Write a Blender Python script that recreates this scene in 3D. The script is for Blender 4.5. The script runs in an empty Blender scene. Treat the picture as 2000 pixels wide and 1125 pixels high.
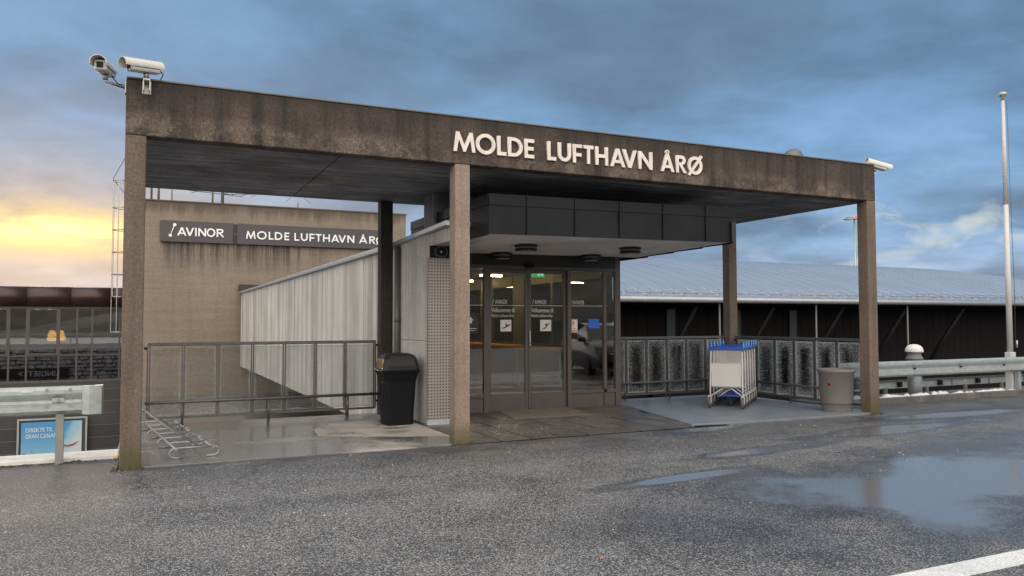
import bpy, math, random
from mathutils import Vector, Matrix
rnd = random.Random(7)
S = bpy.context.scene
COL = S.collection
R = math.radians

# ------------------------------------------------------------------ camera
cam = bpy.data.cameras.new('Camera')
camo = bpy.data.objects.new('Camera', cam)
COL.objects.link(camo)
S.camera = camo
cam.sensor_width = 36.0
cam.lens = 1531.5 / 2000 * 36
cam.clip_end = 3000
YAW, PIT, ROL = R(25.2336), R(2.4475), R(-0.1276)
CP = Vector((0.2023, -9.5509, 1.6))
F = Vector((math.sin(YAW) * math.cos(PIT), math.cos(YAW) * math.cos(PIT), math.sin(PIT)))
r0 = Vector((math.cos(YAW), -math.sin(YAW), 0))
u0 = r0.cross(F)
r1 = r0 * math.cos(ROL) + u0 * math.sin(ROL)
u1 = u0 * math.cos(ROL) - r0 * math.sin(ROL)
camo.matrix_world = Matrix((
    (r1.x, u1.x, -F.x, CP.x), (r1.y, u1.y, -F.y, CP.y), (r1.z, u1.z, -F.z, CP.z), (0, 0, 0, 1)))
S.render.resolution_x, S.render.resolution_y = 1024, 576

# ------------------------------------------------------------------ exposure
S.view_settings.view_transform = 'Standard'
S.view_settings.look = 'None'
S.view_settings.exposure = 0.0
S.view_settings.gamma = 1.0
S.view_settings.use_curve_mapping = False


# ------------------------------------------------------------------ node helpers
class NT:
    def __init__(s, tree):
        s.t = tree

    def n(s, typ, **props):
        nd = s.t.nodes.new(typ)
        for k, v in props.items():
            setattr(nd, k, v)
        return nd

    def put(s, sock, v):
        if isinstance(v, bpy.types.NodeSocket):
            s.t.links.new(v, sock)
        elif v is not None:
            if sock.type == 'RGBA' and len(v) == 3:
                v = (*v, 1)
            sock.default_value = v

    def noise(s, vec, scale, detail=4, rough=.55, dist=0.0, out='Fac'):
        nd = s.n('ShaderNodeTexNoise')
        s.put(nd.inputs['Vector'], vec)
        nd.inputs['Scale'].default_value = scale
        nd.inputs['Detail'].default_value = detail
        nd.inputs['Roughness'].default_value = rough
        nd.inputs['Distortion'].default_value = dist
        return nd.outputs[out]

    def vor(s, vec, scale, out='Distance', feature='F1'):
        nd = s.n('ShaderNodeTexVoronoi', feature=feature)
        s.put(nd.inputs['Vector'], vec)
        nd.inputs['Scale'].default_value = scale
        return nd.outputs[out]

    def ramp(s, fac, stops, interp='LINEAR'):
        nd = s.n('ShaderNodeValToRGB')
        cr = nd.color_ramp
        cr.interpolation = interp
        while len(cr.elements) < len(stops):
            cr.elements.new(.5)
        for e, (p, c) in zip(cr.elements, stops):
            e.position = p
            e.color = (c, c, c, 1) if isinstance(c, (int, float)) else (*c, 1)
        s.put(nd.inputs['Fac'], fac)
        return nd.outputs['Color']

    def mix(s, fac, a, b, blend='MIX'):
        nd = s.n('ShaderNodeMix', data_type='RGBA', blend_type=blend)
        s.put(nd.inputs[0], fac)
        s.put(nd.inputs[6], a)
        s.put(nd.inputs[7], b)
        return nd.outputs[2]

    def m(s, op, a, b=None, c=None, clamp=False):
        nd = s.n('ShaderNodeMath', operation=op)
        nd.use_clamp = clamp
        s.put(nd.inputs[0], a)
        if b is not None: s.put(nd.inputs[1], b)
        if c is not None: s.put(nd.inputs[2], c)
        return nd.outputs[0]

    def vm(s, op, a, b=None):
        nd = s.n('ShaderNodeVectorMath', operation=op)
        s.put(nd.inputs[0], a)
        if b is not None: s.put(nd.inputs[1], b)
        return nd.outputs['Value'] if op in ('DOT_PRODUCT', 'LENGTH') else nd.outputs[0]

    def sep(s, v):
        nd = s.n('ShaderNodeSeparateXYZ')
        s.put(nd.inputs[0], v)
        return nd.outputs

    def comb(s, x, y, z):
        nd = s.n('ShaderNodeCombineXYZ')
        for i, v in enumerate((x, y, z)): s.put(nd.inputs[i], v)
        return nd.outputs[0]

    def sstep(s, v, a, b):
        nd = s.n('ShaderNodeMapRange', interpolation_type='SMOOTHSTEP')
        s.put(nd.inputs[0], v)
        for i, q in ((1, a), (2, b), (3, 0.0), (4, 1.0)): nd.inputs[i].default_value = q
        return nd.outputs[0]

    def bump(s, h, strength=.3, dist=.01, normal=None):
        nd = s.n('ShaderNodeBump')
        s.put(nd.inputs['Height'], h)
        s.put(nd.inputs['Strength'], strength)
        nd.inputs['Distance'].default_value = dist
        if normal is not None: s.put(nd.inputs['Normal'], normal)
        return nd.outputs[0]

    def pos(s):
        return s.n('ShaderNodeNewGeometry').outputs['Position']

    def scaled(s, v, sc):
        return s.vm('MULTIPLY', v, sc)


# ------------------------------------------------------------------ world: evening sky
SUN_AZ, SUN_EL = R(-5.3), R(5.8)         # azimuth from +Y towards +X
sund = Vector((math.sin(SUN_AZ) * math.cos(SUN_EL), math.cos(SUN_AZ) * math.cos(SUN_EL), math.sin(SUN_EL)))
W = bpy.data.worlds.new('World')
S.world = W
W.use_nodes = True
nt = NT(W.node_tree)
W.node_tree.nodes.clear()
wo = nt.n('ShaderNodeOutputWorld')
bg = nt.n('ShaderNodeBackground')
W.node_tree.links.new(bg.outputs[0], wo.inputs[0])
sky = nt.n('ShaderNodeTexSky', sky_type='NISHITA')
sky.sun_disc = False
sky.sun_elevation = SUN_EL
sky.sun_rotation = SUN_AZ
sky.dust_density = 1.5
d = nt.n('ShaderNodeTexCoord').outputs['Generated']
d = nt.vm('NORMALIZE', d)
dx, dy, dz = nt.sep(d)
zc = nt.m('MAXIMUM', dz, 0.0)
inv = nt.m('DIVIDE', 1.0, nt.m('ADD', zc, 0.16))
pc = nt.comb(nt.m('MULTIPLY', dx, inv), nt.m('MULTIPLY', dy, inv), 0.0)
n1 = nt.noise(pc, .95, 6, .5, .2)
n2 = nt.noise(nt.vm('ADD', pc, (3.1, 7.7, 0)), 2.6, 7, .6, .3)
n3 = nt.noise(nt.scaled(d, (1, 1, 2.6)), 9.0, 6, .6, .4)
grad = nt.ramp(zc, [(0.0, (.50, .56, .70)), (.10, (.27, .44, .68)), (.22, (.205, .375, .62)),
                    (.36, (.175, .325, .53)), (.70, (.27, .37, .49)), (1.0, (.45, .52, .60))])
cl = nt.ramp(n1, [(.34, .72), (.47, .97), (.60, 1.14), (.74, .92)])
c2 = nt.ramp(n2, [(.32, .82), (.5, 1.0), (.66, 1.12)])
skyc = nt.mix(1.0, nt.mix(1.0, grad, cl, 'MULTIPLY'), c2, 'MULTIPLY')
# greyer where the cloud is thick
grey = nt.mix(1.0, (.15, .225, .33), c2, 'MULTIPLY')
skyc = nt.mix(nt.m('MULTIPLY', nt.ramp(n1, [(.36, .85), (.52, 0.0)]), nt.ramp(zc, [(0, .3), (.2, 1.0), (.4, .6)])), skyc, grey)
# unseen bright sky added smoothly behind the camera to light the front faces
lobe = nt.sstep(nt.vm('DOT_PRODUCT', d, tuple(Vector((-.45, -.80, .42)).normalized())), -.15, .95)
skyc = nt.mix(lobe, skyc, nt.mix(1.0, (3.1, 2.92, 2.70), nt.mix(1.0, cl, c2, 'MULTIPLY'), 'MULTIPLY'))
# angular distance from the hidden sun, split into azimuth and elevation
az = nt.m('ARCTAN2', dx, dy)
daz = nt.m('SUBTRACT', az, SUN_AZ)
dele = nt.m('SUBTRACT', nt.m('ARCSINE', dz), SUN_EL)
da2 = nt.m('MULTIPLY', daz, daz)
de2 = nt.m('MULTIPLY', dele, dele)


def gauss(sa, se):
    q = nt.m('ADD', nt.m('DIVIDE', da2, sa * sa), nt.m('DIVIDE', de2, se * se))
    return nt.m('EXPONENT', nt.m('MULTIPLY', q, -1.0))


warm = nt.m('MULTIPLY', gauss(.36, .085), .8)
warmc = nt.mix(nt.ramp(n3, [(.38, 0.0), (.62, 1.0)]), (.40, .36, .38), (.66, .56, .50))
skyc = nt.mix(warm, skyc, warmc)
glow = nt.m('MULTIPLY', gauss(.115, .025), nt.ramp(n3, [(.30, .25), (.52, 1.0)]))
skyc = nt.mix(glow, skyc, (1.15, .76, .20))
core = nt.m('MULTIPLY', gauss(.075, .014), nt.ramp(n3, [(.36, .2), (.50, 1.0)]))
skyc = nt.mix(core, skyc, (1.5, 1.3, .62))
# pale torn cloud low on the other side
low = nt.m('MULTIPLY', nt.sstep(az, .62, .95), nt.m('MULTIPLY', nt.sstep(zc, .03, .075), nt.m('SUBTRACT', 1.0, nt.sstep(zc, .12, .19))))
n4 = nt.noise(nt.scaled(d, (1, 1, 2.2)), 11.0, 6, .58, .5)
skyc = nt.mix(nt.m('MULTIPLY', low, nt.ramp(n4, [(.54, 0.0), (.68, .8)])), skyc, (.64, .71, .70))
skyc = nt.mix(nt.m('MULTIPLY', low, nt.ramp(n4, [(.36, .55), (.46, 0.0)])), skyc, (.22, .36, .50))
nish = nt.mix(1.0, sky.outputs[0], (.1, .1, .1), 'MULTIPLY')
nt.put(bg.inputs[0], nt.mix(.95, nish, skyc))
bg.inputs[1].default_value = 1.0

# ------------------------------------------------------------------ sun: low, behind cloud
sl = bpy.data.lights.new('Sun', 'SUN')
sl.energy = 0.5
sl.angle = R(14)
sl.color = (1.0, .80, .55)
slo = bpy.data.objects.new('Sun', sl)
COL.objects.link(slo)
slo.rotation_euler = sund.to_track_quat('Z', 'Y').to_euler()


# ------------------------------------------------------------------ materials
def newmat(name):
    m = bpy.data.materials.new(name)
    m.use_nodes = True
    m.node_tree.nodes.clear()
    t = NT(m.node_tree)
    o = t.n('ShaderNodeOutputMaterial')
    b = t.n('ShaderNodeBsdfPrincipled')
    m.node_tree.links.new(b.outputs[0], o.inputs[0])
    return m, t, b, o


def plain(name, col, rough=.5, metal=0.0, var=.12, vscale=6.0, bump=0.0, bscale=80.0, spec=.5, emis=None, estr=0.0, objvar=0.0, coat=0.0):
    m, t, b, o = newmat(name)
    p = t.pos()
    nz = t.noise(p, vscale, 5, .6)
    v = t.ramp(nz, [(.3, 1 - var), (.7, 1 + var)])
    c = t.mix(1.0, (*col,), v, 'MULTIPLY')
    if objvar:
        oi = t.n('ShaderNodeObjectInfo').outputs['Random']
        c = t.mix(1.0, c, t.ramp(oi, [(0, 1 - objvar), (1, 1 + objvar)]), 'MULTIPLY')
    t.put(b.inputs['Base Color'], c)
    t.put(b.inputs['Roughness'], t.m('ADD', rough - .06, t.m('MULTIPLY', nz, .12)))
    b.inputs['Metallic'].default_value = metal
    b.inputs['Specular IOR Level'].default_value = spec
    if coat: b.inputs['Coat Weight'].default_value = coat
    if bump:
        t.put(b.inputs['Normal'], t.bump(t.noise(p, bscale, 4, .6), bump, .01))
    if emis:
        b.inputs['Emission Color'].default_value = (*emis, 1)
        b.inputs['Emission Strength'].default_value = estr
    return m


def concrete(name, dark, light, streak=.35, pits=.5, mott=1.3, rough=.85, lichen=None, boards=None, agg=(55, 130), moss=False, topdark=None, drips=False):
    m, t, b, o = newmat(name)
    p = t.pos()
    n_big = t.noise(p, mott, 6, .62, .3)
    c = t.mix(t.ramp(n_big, [(.32, 0.0), (.68, 1.0)]), dark, light)
    n_st = t.noise(t.scaled(p, (5.5, 5.5, .28)), 1.0, 6, .65, .2)
    c = t.mix(1.0, c, t.ramp(n_st, [(.3, 1 - streak), (.5, 1.0), (.72, 1 + streak * .6)]), 'MULTIPLY')
    a1 = t.noise(p, agg[0], 3, .7)
    a2 = t.vor(p, agg[1])
    c = t.mix(1.0, c, t.ramp(a1, [(.3, 1 - pits * .75), (.5, 1.0), (.7, 1 + pits * .6)]), 'MULTIPLY')
    c = t.mix(1.0, c, t.ramp(a2, [(.12, 1 + pits * .35), (.5, 1 - pits * .25)]), 'MULTIPLY')
    x, y, z = t.sep(p)
    if lichen:
        z0, z1, lc = lichen
        band = t.m('MULTIPLY', t.m('SUBTRACT', 1.0, t.sstep(z, z0, z1)), t.sstep(z, z0 - .32, z0 - .1))
        ln = t.noise(p, 2.2, 12, .78)
        msk = t.m('MULTIPLY', t.ramp(ln, [(.46, 0.0), (.62, 1.0)]), band)
        msk = t.m('MULTIPLY', msk, t.ramp(t.noise(p, 38, 4, .75), [(.38, .1), (.62, 1.0)]))
        c = t.mix(t.m('MULTIPLY', msk, .9), c, lc)
        ln2 = t.noise(p, 7.0, 10, .8)
        c = t.mix(t.m('MULTIPLY', t.ramp(ln2, [(.62, 0.0), (.70, .55)]), t.m('MULTIPLY', band, t.ramp(a1, [(.4, .2), (.6, 1.0)]))), c, tuple(q * 1.3 for q in lc))
    if topdark:
        z0, z1, k = topdark
        drip = t.noise(t.scaled(p, (2.6, 2.6, .12)), 1.0, 6, .7)
        edge = t.m('ADD', z, t.m('MULTIPLY', t.m('SUBTRACT', drip, .5), (z1 - z0) * 2.2))
        c = t.mix(t.m('MULTIPLY', t.sstep(edge, z0, z1), k), c, tuple(q * .35 for q in dark))
    if drips:
        # rusty run-off below the signboards
        dn = t.noise(t.scaled(p, (3.2, 3.2, .10)), 1.0, 8, .72)
        bandd = t.m('MULTIPLY', t.m('MULTIPLY', t.sstep(z, 3.4, 5.1), t.m('LESS_THAN', z, 5.12)), t.m('MULTIPLY', t.sstep(x, .6, 1.4), t.m('SUBTRACT', 1.0, t.sstep(x, 6.0, 9.0))))
        c = t.mix(t.m('MULTIPLY', t.ramp(dn, [(.42, 0.0), (.55, .95)]), bandd), c, (.055, .045, .038))
        hl_ = t.noise(t.scaled(p, (.3, .3, 9)), 1.0, 5, .6)
        c = t.mix(1.0, c, t.ramp(hl_, [(.35, .92), (.65, 1.06)]), 'MULTIPLY')
    if moss:
        mn = t.noise(p, 7.0, 5, .7)
        mm = t.m('MULTIPLY', t.m('SUBTRACT', 1.0, t.sstep(t.m('ADD', z, t.m('MULTIPLY', mn, -.35)), -.12, .22)), .8)
        c = t.mix(mm, c, (.075, .07, .025))
    h = t.m('ADD', t.m('MULTIPLY', a1, .7), t.m('MULTIPLY', a2, -.5))
    if boards:
        bn = t.noise(t.scaled(p, boards), 1.0, 4, .6)
        c = t.mix(1.0, c, t.ramp(bn, [(.32, .55), (.5, .95), (.68, 1.5)]), 'MULTIPLY')
        pn_ = t.noise(p, 1.8, 8, .7, .8)
        c = t.mix(1.0, c, t.ramp(pn_, [(.35, .75), (.55, 1.0), (.68, 1.45)]), 'MULTIPLY')
        h = t.m('ADD', h, t.m('MULTIPLY', bn, 1.5))
    t.put(b.inputs['Base Color'], c)
    t.put(b.inputs['Roughness'], t.ramp(n_st, [(.3, rough - .12), (.7, min(1, rough + .08))]))
    b.inputs['Specular IOR Level'].default_value = .35
    t.put(b.inputs['Normal'], t.bump(h, .55, .008))
    return m


def asphalt():
    m, t, b, o = newmat('wet asphalt')
    p = t.pos()
    x, y, z = t.sep(p)
    big = t.noise(t.scaled(p, (.16, .62, 1)), 1.0, 5, .6, .5)
    mid = t.noise(p, 1.3, 6, .62, .3)
    fine = t.noise(p, 95, 3, .7)
    grit = t.vor(p, 78)
    gcol = t.vor(p, 78, 'Color')
    gr = t.sep(gcol)[0]
    c = t.mix(t.ramp(mid, [(.3, 0.0), (.7, 1.0)]), (.042, .042, .044), (.084, .082, .083))
    c = t.mix(1.0, c, t.ramp(fine, [(.3, .45), (.7, 1.6)]), 'MULTIPLY')
    # pale grit and frost, thicker in drifts; washed clean near the canopy and in the wheel tracks
    drift = t.m('ADD', t.m('MULTIPLY', big, .62), t.m('MULTIPLY', mid, .38))
    clean = t.sstep(t.m('ADD', y, t.m('MULTIPLY', t.m('SUBTRACT', mid, .5), 2.2)), -1.9, -.5)
    dr = t.m('SUBTRACT', t.ramp(drift, [(.34, 0.28), (.56, .98)]), t.m('MULTIPLY', clean, .6))
    sel = t.m('GREATER_THAN', dr, gr)
    dot = t.m('LESS_THAN', grit, .50)
    frost = t.m('MULTIPLY', sel, dot)
    c = t.mix(t.m('MULTIPLY', frost, .8), c, t.mix(t.sep(gcol)[1], (.13, .128, .128), (.47, .465, .46)))
    # old cracks and a sealed seam
    wob = t.vm('ADD', p, t.scaled(t.noise(p, 1.7, 5, .7, out='Color'), (.55, .55, 0)))
    ce = t.n('ShaderNodeTexVoronoi', feature='DISTANCE_TO_EDGE')
    t.put(ce.inputs['Vector'], t.scaled(wob, (1, 1, 0)))
    ce.inputs['Scale'].default_value = .42
    crack = t.m('MULTIPLY', t.m('LESS_THAN', ce.outputs['Distance'], .0055), t.ramp(t.noise(p, .5, 3, .5), [(.52, 0.0), (.62, .6)]))
    c = t.mix(crack, c, (.010, .010, .010))
    # puddle mask: a big shallow one along the edge line, small ones before it
    pn = t.m('MULTIPLY', t.m('SUBTRACT', t.noise(p, .75, 5, .55, .4), .5), 1.9)

    def blob(cx, cy, rx, ry, ang=0.0):
        ca, sa = math.cos(ang), math.sin(ang)
        ux = t.m('SUBTRACT', x, cx)
        uy = t.m('SUBTRACT', y, cy)
        a = t.m('DIVIDE', t.m('ADD', t.m('MULTIPLY', ux, ca), t.m('MULTIPLY', uy, sa)), rx)
        e = t.m('DIVIDE', t.m('SUBTRACT', t.m('MULTIPLY', uy, ca), t.m('MULTIPLY', ux, sa)), ry)
        q = t.m('SQRT', t.m('ADD', t.m('MULTIPLY', a, a), t.m('MULTIPLY', e, e)))
        return t.m('SUBTRACT', 1.0, t.m('ADD', q, pn))
    pud = None
    for a in PUDDLES:
        q = blob(*a)
        pud = q if pud is None else t.m('MAXIMUM', pud, q)
    wet = t.sstep(pud, -.55, .15)
    pool = t.sstep(t.m('ADD', pud, t.m('MULTIPLY', t.m('SUBTRACT', t.noise(p, 6, 5, .7), .5), .5)), .0, .45)
    pool = t.m('MULTIPLY', pool, t.m('SUBTRACT', 1.0, t.m('MULTIPLY', t.m('LESS_THAN', grit, .34), t.m('LESS_THAN', gr, t.m('SUBTRACT', .62, t.m('MULTIPLY', t.sstep(pud, .1, .7), .45))))))
    c = t.mix(wet, c, t.mix(1.0, c, (.55, .55, .58), 'MULTIPLY'))
    c = t.mix(pool, c, (.11, .117, .128))  # pool base lightened to stand in for the sky's reflection
    t.put(b.inputs['Specular IOR Level'], t.m('ADD', .5, t.m('MULTIPLY', pool, .5)))
    t.put(b.inputs['Base Color'], c)
    rr = t.ramp(mid, [(.3, .48), (.7, .64)])
    rr = t.mix(frost, rr, (.75, .75, .75))
    rr = t.mix(wet, rr, (.30, .30, .30))
    rr = t.mix(pool, rr, (.17, .17, .17))
    t.put(b.inputs['Roughness'], rr)
    h = t.m('ADD', t.m('MULTIPLY', grit, -1.0), t.m('MULTIPLY', fine, .6))
    st = t.m('SUBTRACT', .62, t.m('ADD', t.m('MULTIPLY', wet, .30), t.m('MULTIPLY', pool, .30)))
    t.put(b.inputs['Normal'], t.bump(h, st, .012))
    return m


PUDDLES = [(8.0, -4.35, 3.7, 1.25, .04), (12.5, -4.0, 5.0, 1.5, .03), (5.35, -2.95, 1.1, .16, .12), (7.3, -2.0, 1.3, .2, .1),
           (7.75, -.1, .75, .30, .2), (13.2, -.6, 2.2, .3, -.05), (10.5, -1.4, 2.0, .28, .05)]


def wet_concrete(name, dry, wetc, amount, scale=.8, wr=.12, spec=.6, objvar=0.0):
    m, t, b, o = newmat(name)
    p = t.pos()
    a = t.noise(p, scale, 6, .6, .5)
    f = t.noise(p, 70, 4, .65)
    w = t.sstep(a, amount - .10, amount + .06)
    n_m = t.noise(p, 3.0, 6, .65)
    c = t.mix(w, wetc, dry)
    if objvar:
        c = t.mix(1.0, c, t.ramp(t.n('ShaderNodeObjectInfo').outputs['Random'], [(0, 1 - objvar), (1, 1 + objvar)]), 'MULTIPLY')
    c = t.mix(1.0, c, t.ramp(n_m, [(.3, .78), (.7, 1.2)]), 'MULTIPLY')
    c = t.mix(1.0, c, t.ramp(f, [(.3, .75), (.7, 1.25)]), 'MULTIPLY')
    t.put(b.inputs['Base Color'], c)
    t.put(b.inputs['Roughness'], t.m('ADD', t.mix(w, (wr, wr, wr), (.5, .5, .5)), t.m('MULTIPLY', n_m, .12)))
    b.inputs['Specular IOR Level'].default_value = spec
    t.put(b.inputs['Normal'], t.bump(t.m('ADD', f, t.m('MULTIPLY', n_m, .6)), t.m('ADD', .03, t.m('MULTIPLY', w, .22)), .006))
    return m


def board_concrete():
    m, t, b, o = newmat('board marked concrete')
    p = t.pos()
    oi = t.n('ShaderNodeObjectInfo').outputs['Random']
    g = t.noise(t.scaled(p, (26, 26, .7)), 1.0, 5, .7)
    big = t.noise(p, .8, 5, .6)
    c = t.mix(t.ramp(big, [(.3, 0.0), (.7, 1.0)]), (.43, .395, .355), (.55, .515, .47))
    c = t.mix(1.0, c, t.ramp(oi, [(0, .72), (.5, .98), (1, 1.14)]), 'MULTIPLY')
    c = t.mix(1.0, c, t.ramp(g, [(.3, .72), (.55, 1.0), (.75, 1.12)]), 'MULTIPLY')
    x, y, z = t.sep(p)
    dr = t.noise(t.scaled(p, (7, 7, .25)), 1.0, 6, .7)
    c = t.mix(t.m('MULTIPLY', t.ramp(dr, [(.60, 0.0), (.68, .7)]), t.sstep(z, 1.2, 2.9)), c, (.11, .095, .08))
    pit = t.vor(p, 9.0)
    c = t.mix(t.ramp(pit, [(.05, .7), (.085, 0.0)]), c, (.09, .08, .07))
    t.put(b.inputs['Base Color'], c)
    b.inputs['Roughness'].default_value = .8
    t.put(b.inputs['Normal'], t.bump(t.m('ADD', g, t.m('MULTIPLY', t.noise(p, 60, 4, .6), .5)), .45, .006))
    return m


def window_glass(name, tint=(.82, .86, .88), refl=1.7, base=.03, rough=.015):
    m, t, b, o = newmat(name)
    m.node_tree.nodes.remove(b)
    tr = t.n('ShaderNodeBsdfTransparent')
    tr.inputs[0].default_value = (*tint, 1)
    gl = t.n('ShaderNodeBsdfGlossy')
    gl.inputs['Roughness'].default_value = rough
    p = t.pos()
    t.put(gl.inputs['Normal'], t.bump(t.noise(p, 1.1, 2, .5), .03, .02))
    fr = t.n('ShaderNodeFresnel')
    fr.inputs[0].default_value = 1.5
    f = t.m('ADD', t.m('MULTIPLY', fr.outputs[0], refl), base, clamp=True)
    mx = t.n('ShaderNodeMixShader')
    t.put(mx.inputs[0], f)
    m.node_tree.links.new(tr.outputs[0], mx.inputs[1])
    m.node_tree.links.new(gl.outputs[0], mx.inputs[2])
    m.node_tree.links.new(mx.outputs[0], o.inputs[0])
    return m


def dirty_glass(name, amount, axis):
    """railing pane: clear in the middle, wet and grimy towards the edges, specked with drops"""
    m, t, b, o = newmat(name)
    p = t.pos()
    gen = t.sep(t.n('ShaderNodeTexCoord').outputs['Generated'])
    u, v = gen[axis], gen[2]
    eu = t.m('MINIMUM', u, t.m('SUBTRACT', 1.0, u))
    ev = t.m('MINIMUM', v, t.m('SUBTRACT', 1.0, v))
    ed = t.m('MINIMUM', t.m('MULTIPLY', eu, .5), ev)
    nz = t.noise(p, 5.0, 6, .65)
    edge = t.m('SUBTRACT', 1.0, t.sstep(t.m('ADD', ed, t.m('MULTIPLY', t.m('SUBTRACT', nz, .5), .07)), .002, .036))
    dn = t.vor(p, 70)
    dc = t.sep(t.vor(p, 70, 'Color'))[0]
    wide = t.m('SUBTRACT', 1.0, t.sstep(t.m('ADD', ed, t.m('MULTIPLY', t.m('SUBTRACT', nz, .5), .16)), .02, .20))
    dens = t.m('ADD', t.m('MULTIPLY', nz, .10), t.m('MULTIPLY', wide, .55))
    drop = t.m('MULTIPLY', t.m('LESS_THAN', dn, .36), t.m('LESS_THAN', dc, t.m('MULTIPLY', dens, amount * 1.5)))
    film = t.noise(t.scaled(p, (9, 9, .8)), 1.0, 5, .6)
    fac = t.m('ADD', t.m('MULTIPLY', edge, .26 if amount < .3 else .46), t.m('MULTIPLY', drop, .55))
    fac = t.m('ADD', fac, t.m('ADD', t.m('MULTIPLY', t.ramp(film, [(.45, 0.0), (.75, 1.0)]), .12 * amount), t.m('MULTIPLY', wide, .16 * amount)), clamp=True)
    m.node_tree.nodes.remove(b)
    df = t.n('ShaderNodeBsdfDiffuse')
    df.inputs[0].default_value = (.62, .62, .60, 1)
    tl = t.n('ShaderNodeBsdfTranslucent')
    tl.inputs[0].default_value = (.62, .62, .60, 1)
    dm = t.n('ShaderNodeMixShader')
    dm.inputs[0].default_value = .55
    L = m.node_tree.links.new
    L(df.outputs[0], dm.inputs[1]); L(tl.outputs[0], dm.inputs[2])
    tr = t.n('ShaderNodeBsdfTransparent')
    tr.inputs[0].default_value = (.86, .88, .88, 1)
    gl = t.n('ShaderNodeBsdfGlossy')
    gl.inputs['Roughness'].default_value = .05
    fr = t.n('ShaderNodeFresnel')
    fr.inputs[0].default_value = 1.45
    a = t.n('ShaderNodeMixShader')
    t.put(a.inputs[0], t.m('MULTIPLY', fr.outputs[0], 1.3, clamp=True))
    L(tr.outputs[0], a.inputs[1]); L(gl.outputs[0], a.inputs[2])
    q = t.n('ShaderNodeMixShader')
    t.put(q.inputs[0], fac)
    L(a.outputs[0], q.inputs[1]); L(dm.outputs[0], q.inputs[2])
    L(q.outputs[0], o.inputs[0])
    return m


def perforated():
    m, t, b, o = newmat('perforated sheet')
    p = t.pos()
    x, y, z = t.sep(p)
    k = 1 / .047
    fx = t.m('SUBTRACT', t.m('FRACT', t.m('MULTIPLY', t.m('ADD', x, y), k)), .5)
    fz = t.m('SUBTRACT', t.m('FRACT', t.m('MULTIPLY', z, k)), .5)
    rr = t.m('SQRT', t.m('ADD', t.m('MULTIPLY', fx, fx), t.m('MULTIPLY', fz, fz)))
    hole = t.m('LESS_THAN', rr, .235)
    nz = t.noise(p, 3, 5, .6)
    c = t.mix(nz, (.27, .235, .21), (.36, .315, .285))
    t.put(b.inputs['Base Color'], t.mix(hole, c, (.02, .017, .015)))
    b.inputs['Roughness'].default_value = .45
    t.put(b.inputs['Metallic'], t.m('MULTIPLY', t.m('SUBTRACT', 1.0, hole), .45))
    t.put(b.inputs['Normal'], t.bump(t.m('MULTIPLY', hole, -1.0), .5, .004))
    return m


def poster_print():
    m, t, b, o = newmat('printed banner')
    gen = t.sep(t.n('ShaderNodeTexCoord').outputs['Generated'])
    p = t.pos()
    n = t.noise(p, 1.3, 4, .6, .4)
    c = t.mix(t.sstep(gen[2], .05, .95), (.26, .47, .60), (.06, .25, .47))
    beach = t.m('ADD', t.m('MULTIPLY', gen[0], 1.25), t.m('ADD', t.m('MULTIPLY', gen[2], -.55), t.m('MULTIPLY', n, .35)))
    c = t.mix(t.sstep(beach, .72, 1.05), c, (.55, .47, .42))
    c = t.mix(t.m('MULTIPLY', t.sstep(beach, .60, .74), .5), c, (.42, .60, .64))
    t.put(b.inputs['Base Color'], c)
    b.inputs['Roughness'].default_value = .45
    t.put(b.inputs['Normal'], t.bump(t.noise(t.scaled(p, (2, 1, 3)), 1.0, 3, .5), .3, .05))
    return m


def hill_mat():
    m, t, b, o = newmat('wooded hillside')
    p = t.pos()
    a = t.noise(p, .25, 8, .7)
    c = t.mix(t.ramp(a, [(.35, 0.0), (.65, 1.0)]), (.02, .022, .016), (.06, .055, .04))
    t.put(b.inputs['Base Color'], c)
    b.inputs['Roughness'].default_value = .95
    return m


M = {}
M['beam'] = concrete('stained dark concrete', (.050, .037, .031), (.080, .061, .050), .75, .5, 1.1, .85,
                     lichen=(3.80, 4.02, (.26, .205, .155)), topdark=(4.10, 4.32, .5), agg=(26, 60))
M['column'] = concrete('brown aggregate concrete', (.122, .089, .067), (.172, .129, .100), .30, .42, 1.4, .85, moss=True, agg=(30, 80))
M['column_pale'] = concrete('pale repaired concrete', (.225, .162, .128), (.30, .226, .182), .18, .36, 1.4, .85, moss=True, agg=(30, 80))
M['column_dark'] = concrete('dark column concrete', (.030, .025, .023), (.060, .050, .045), .3, .5, 1.4, .8, agg=(30, 80))  # plain darker concrete, used on the rear middle column
M['soffit'] = concrete('board marked soffit', (.14, .142, .152), (.29, .295, .315), .05, .45, .9, .75, boards=(.7, 16, 1))
M['tower'] = concrete('brown rendered concrete', (.20, .158, .12), (.25, .20, .155), .10, .22, .35, .9, agg=(14, 40), topdark=(6.2, 6.85, .8), drips=True)
M['boards'] = board_concrete()
M['wing'] = concrete('pale cast concrete', (.42, .385, .345), (.55, .51, .46), .25, .22, 1.6, .8, agg=(40, 20))
M['asphalt'] = asphalt()
M['apron'] = wet_concrete('damp concrete apron', (.30, .27, .24), (.13, .125, .12), .58, .55)
M['apron_wet'] = wet_concrete('wet concrete slab', (.17, .18, .19), (.15, .165, .19), .72, .5, .36, 1.0)
M['patch'] = wet_concrete('dry pale screed', (.37, .325, .28), (.17, .155, .14), .42, 1.5)
M['tile'] = wet_concrete('damp paving tile', (.085, .073, .065), (.058, .052, .049), .52, .9, .30, .3, .22)
M['tile_joint'] = plain('dark joint', (.012, .011, .010), .95, spec=.05)
M['kerb'] = concrete('kerb stone', (.09, .08, .075), (.16, .145, .13), .15, .5, 2.5)
M['ledge'] = plain('white painted ledge', (.62, .60, .56), .6, var=.15, vscale=5, bump=.2)
M['snow'] = plain('old snow', (.55, .56, .58), .7, var=.1, bump=.4, bscale=30)
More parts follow.
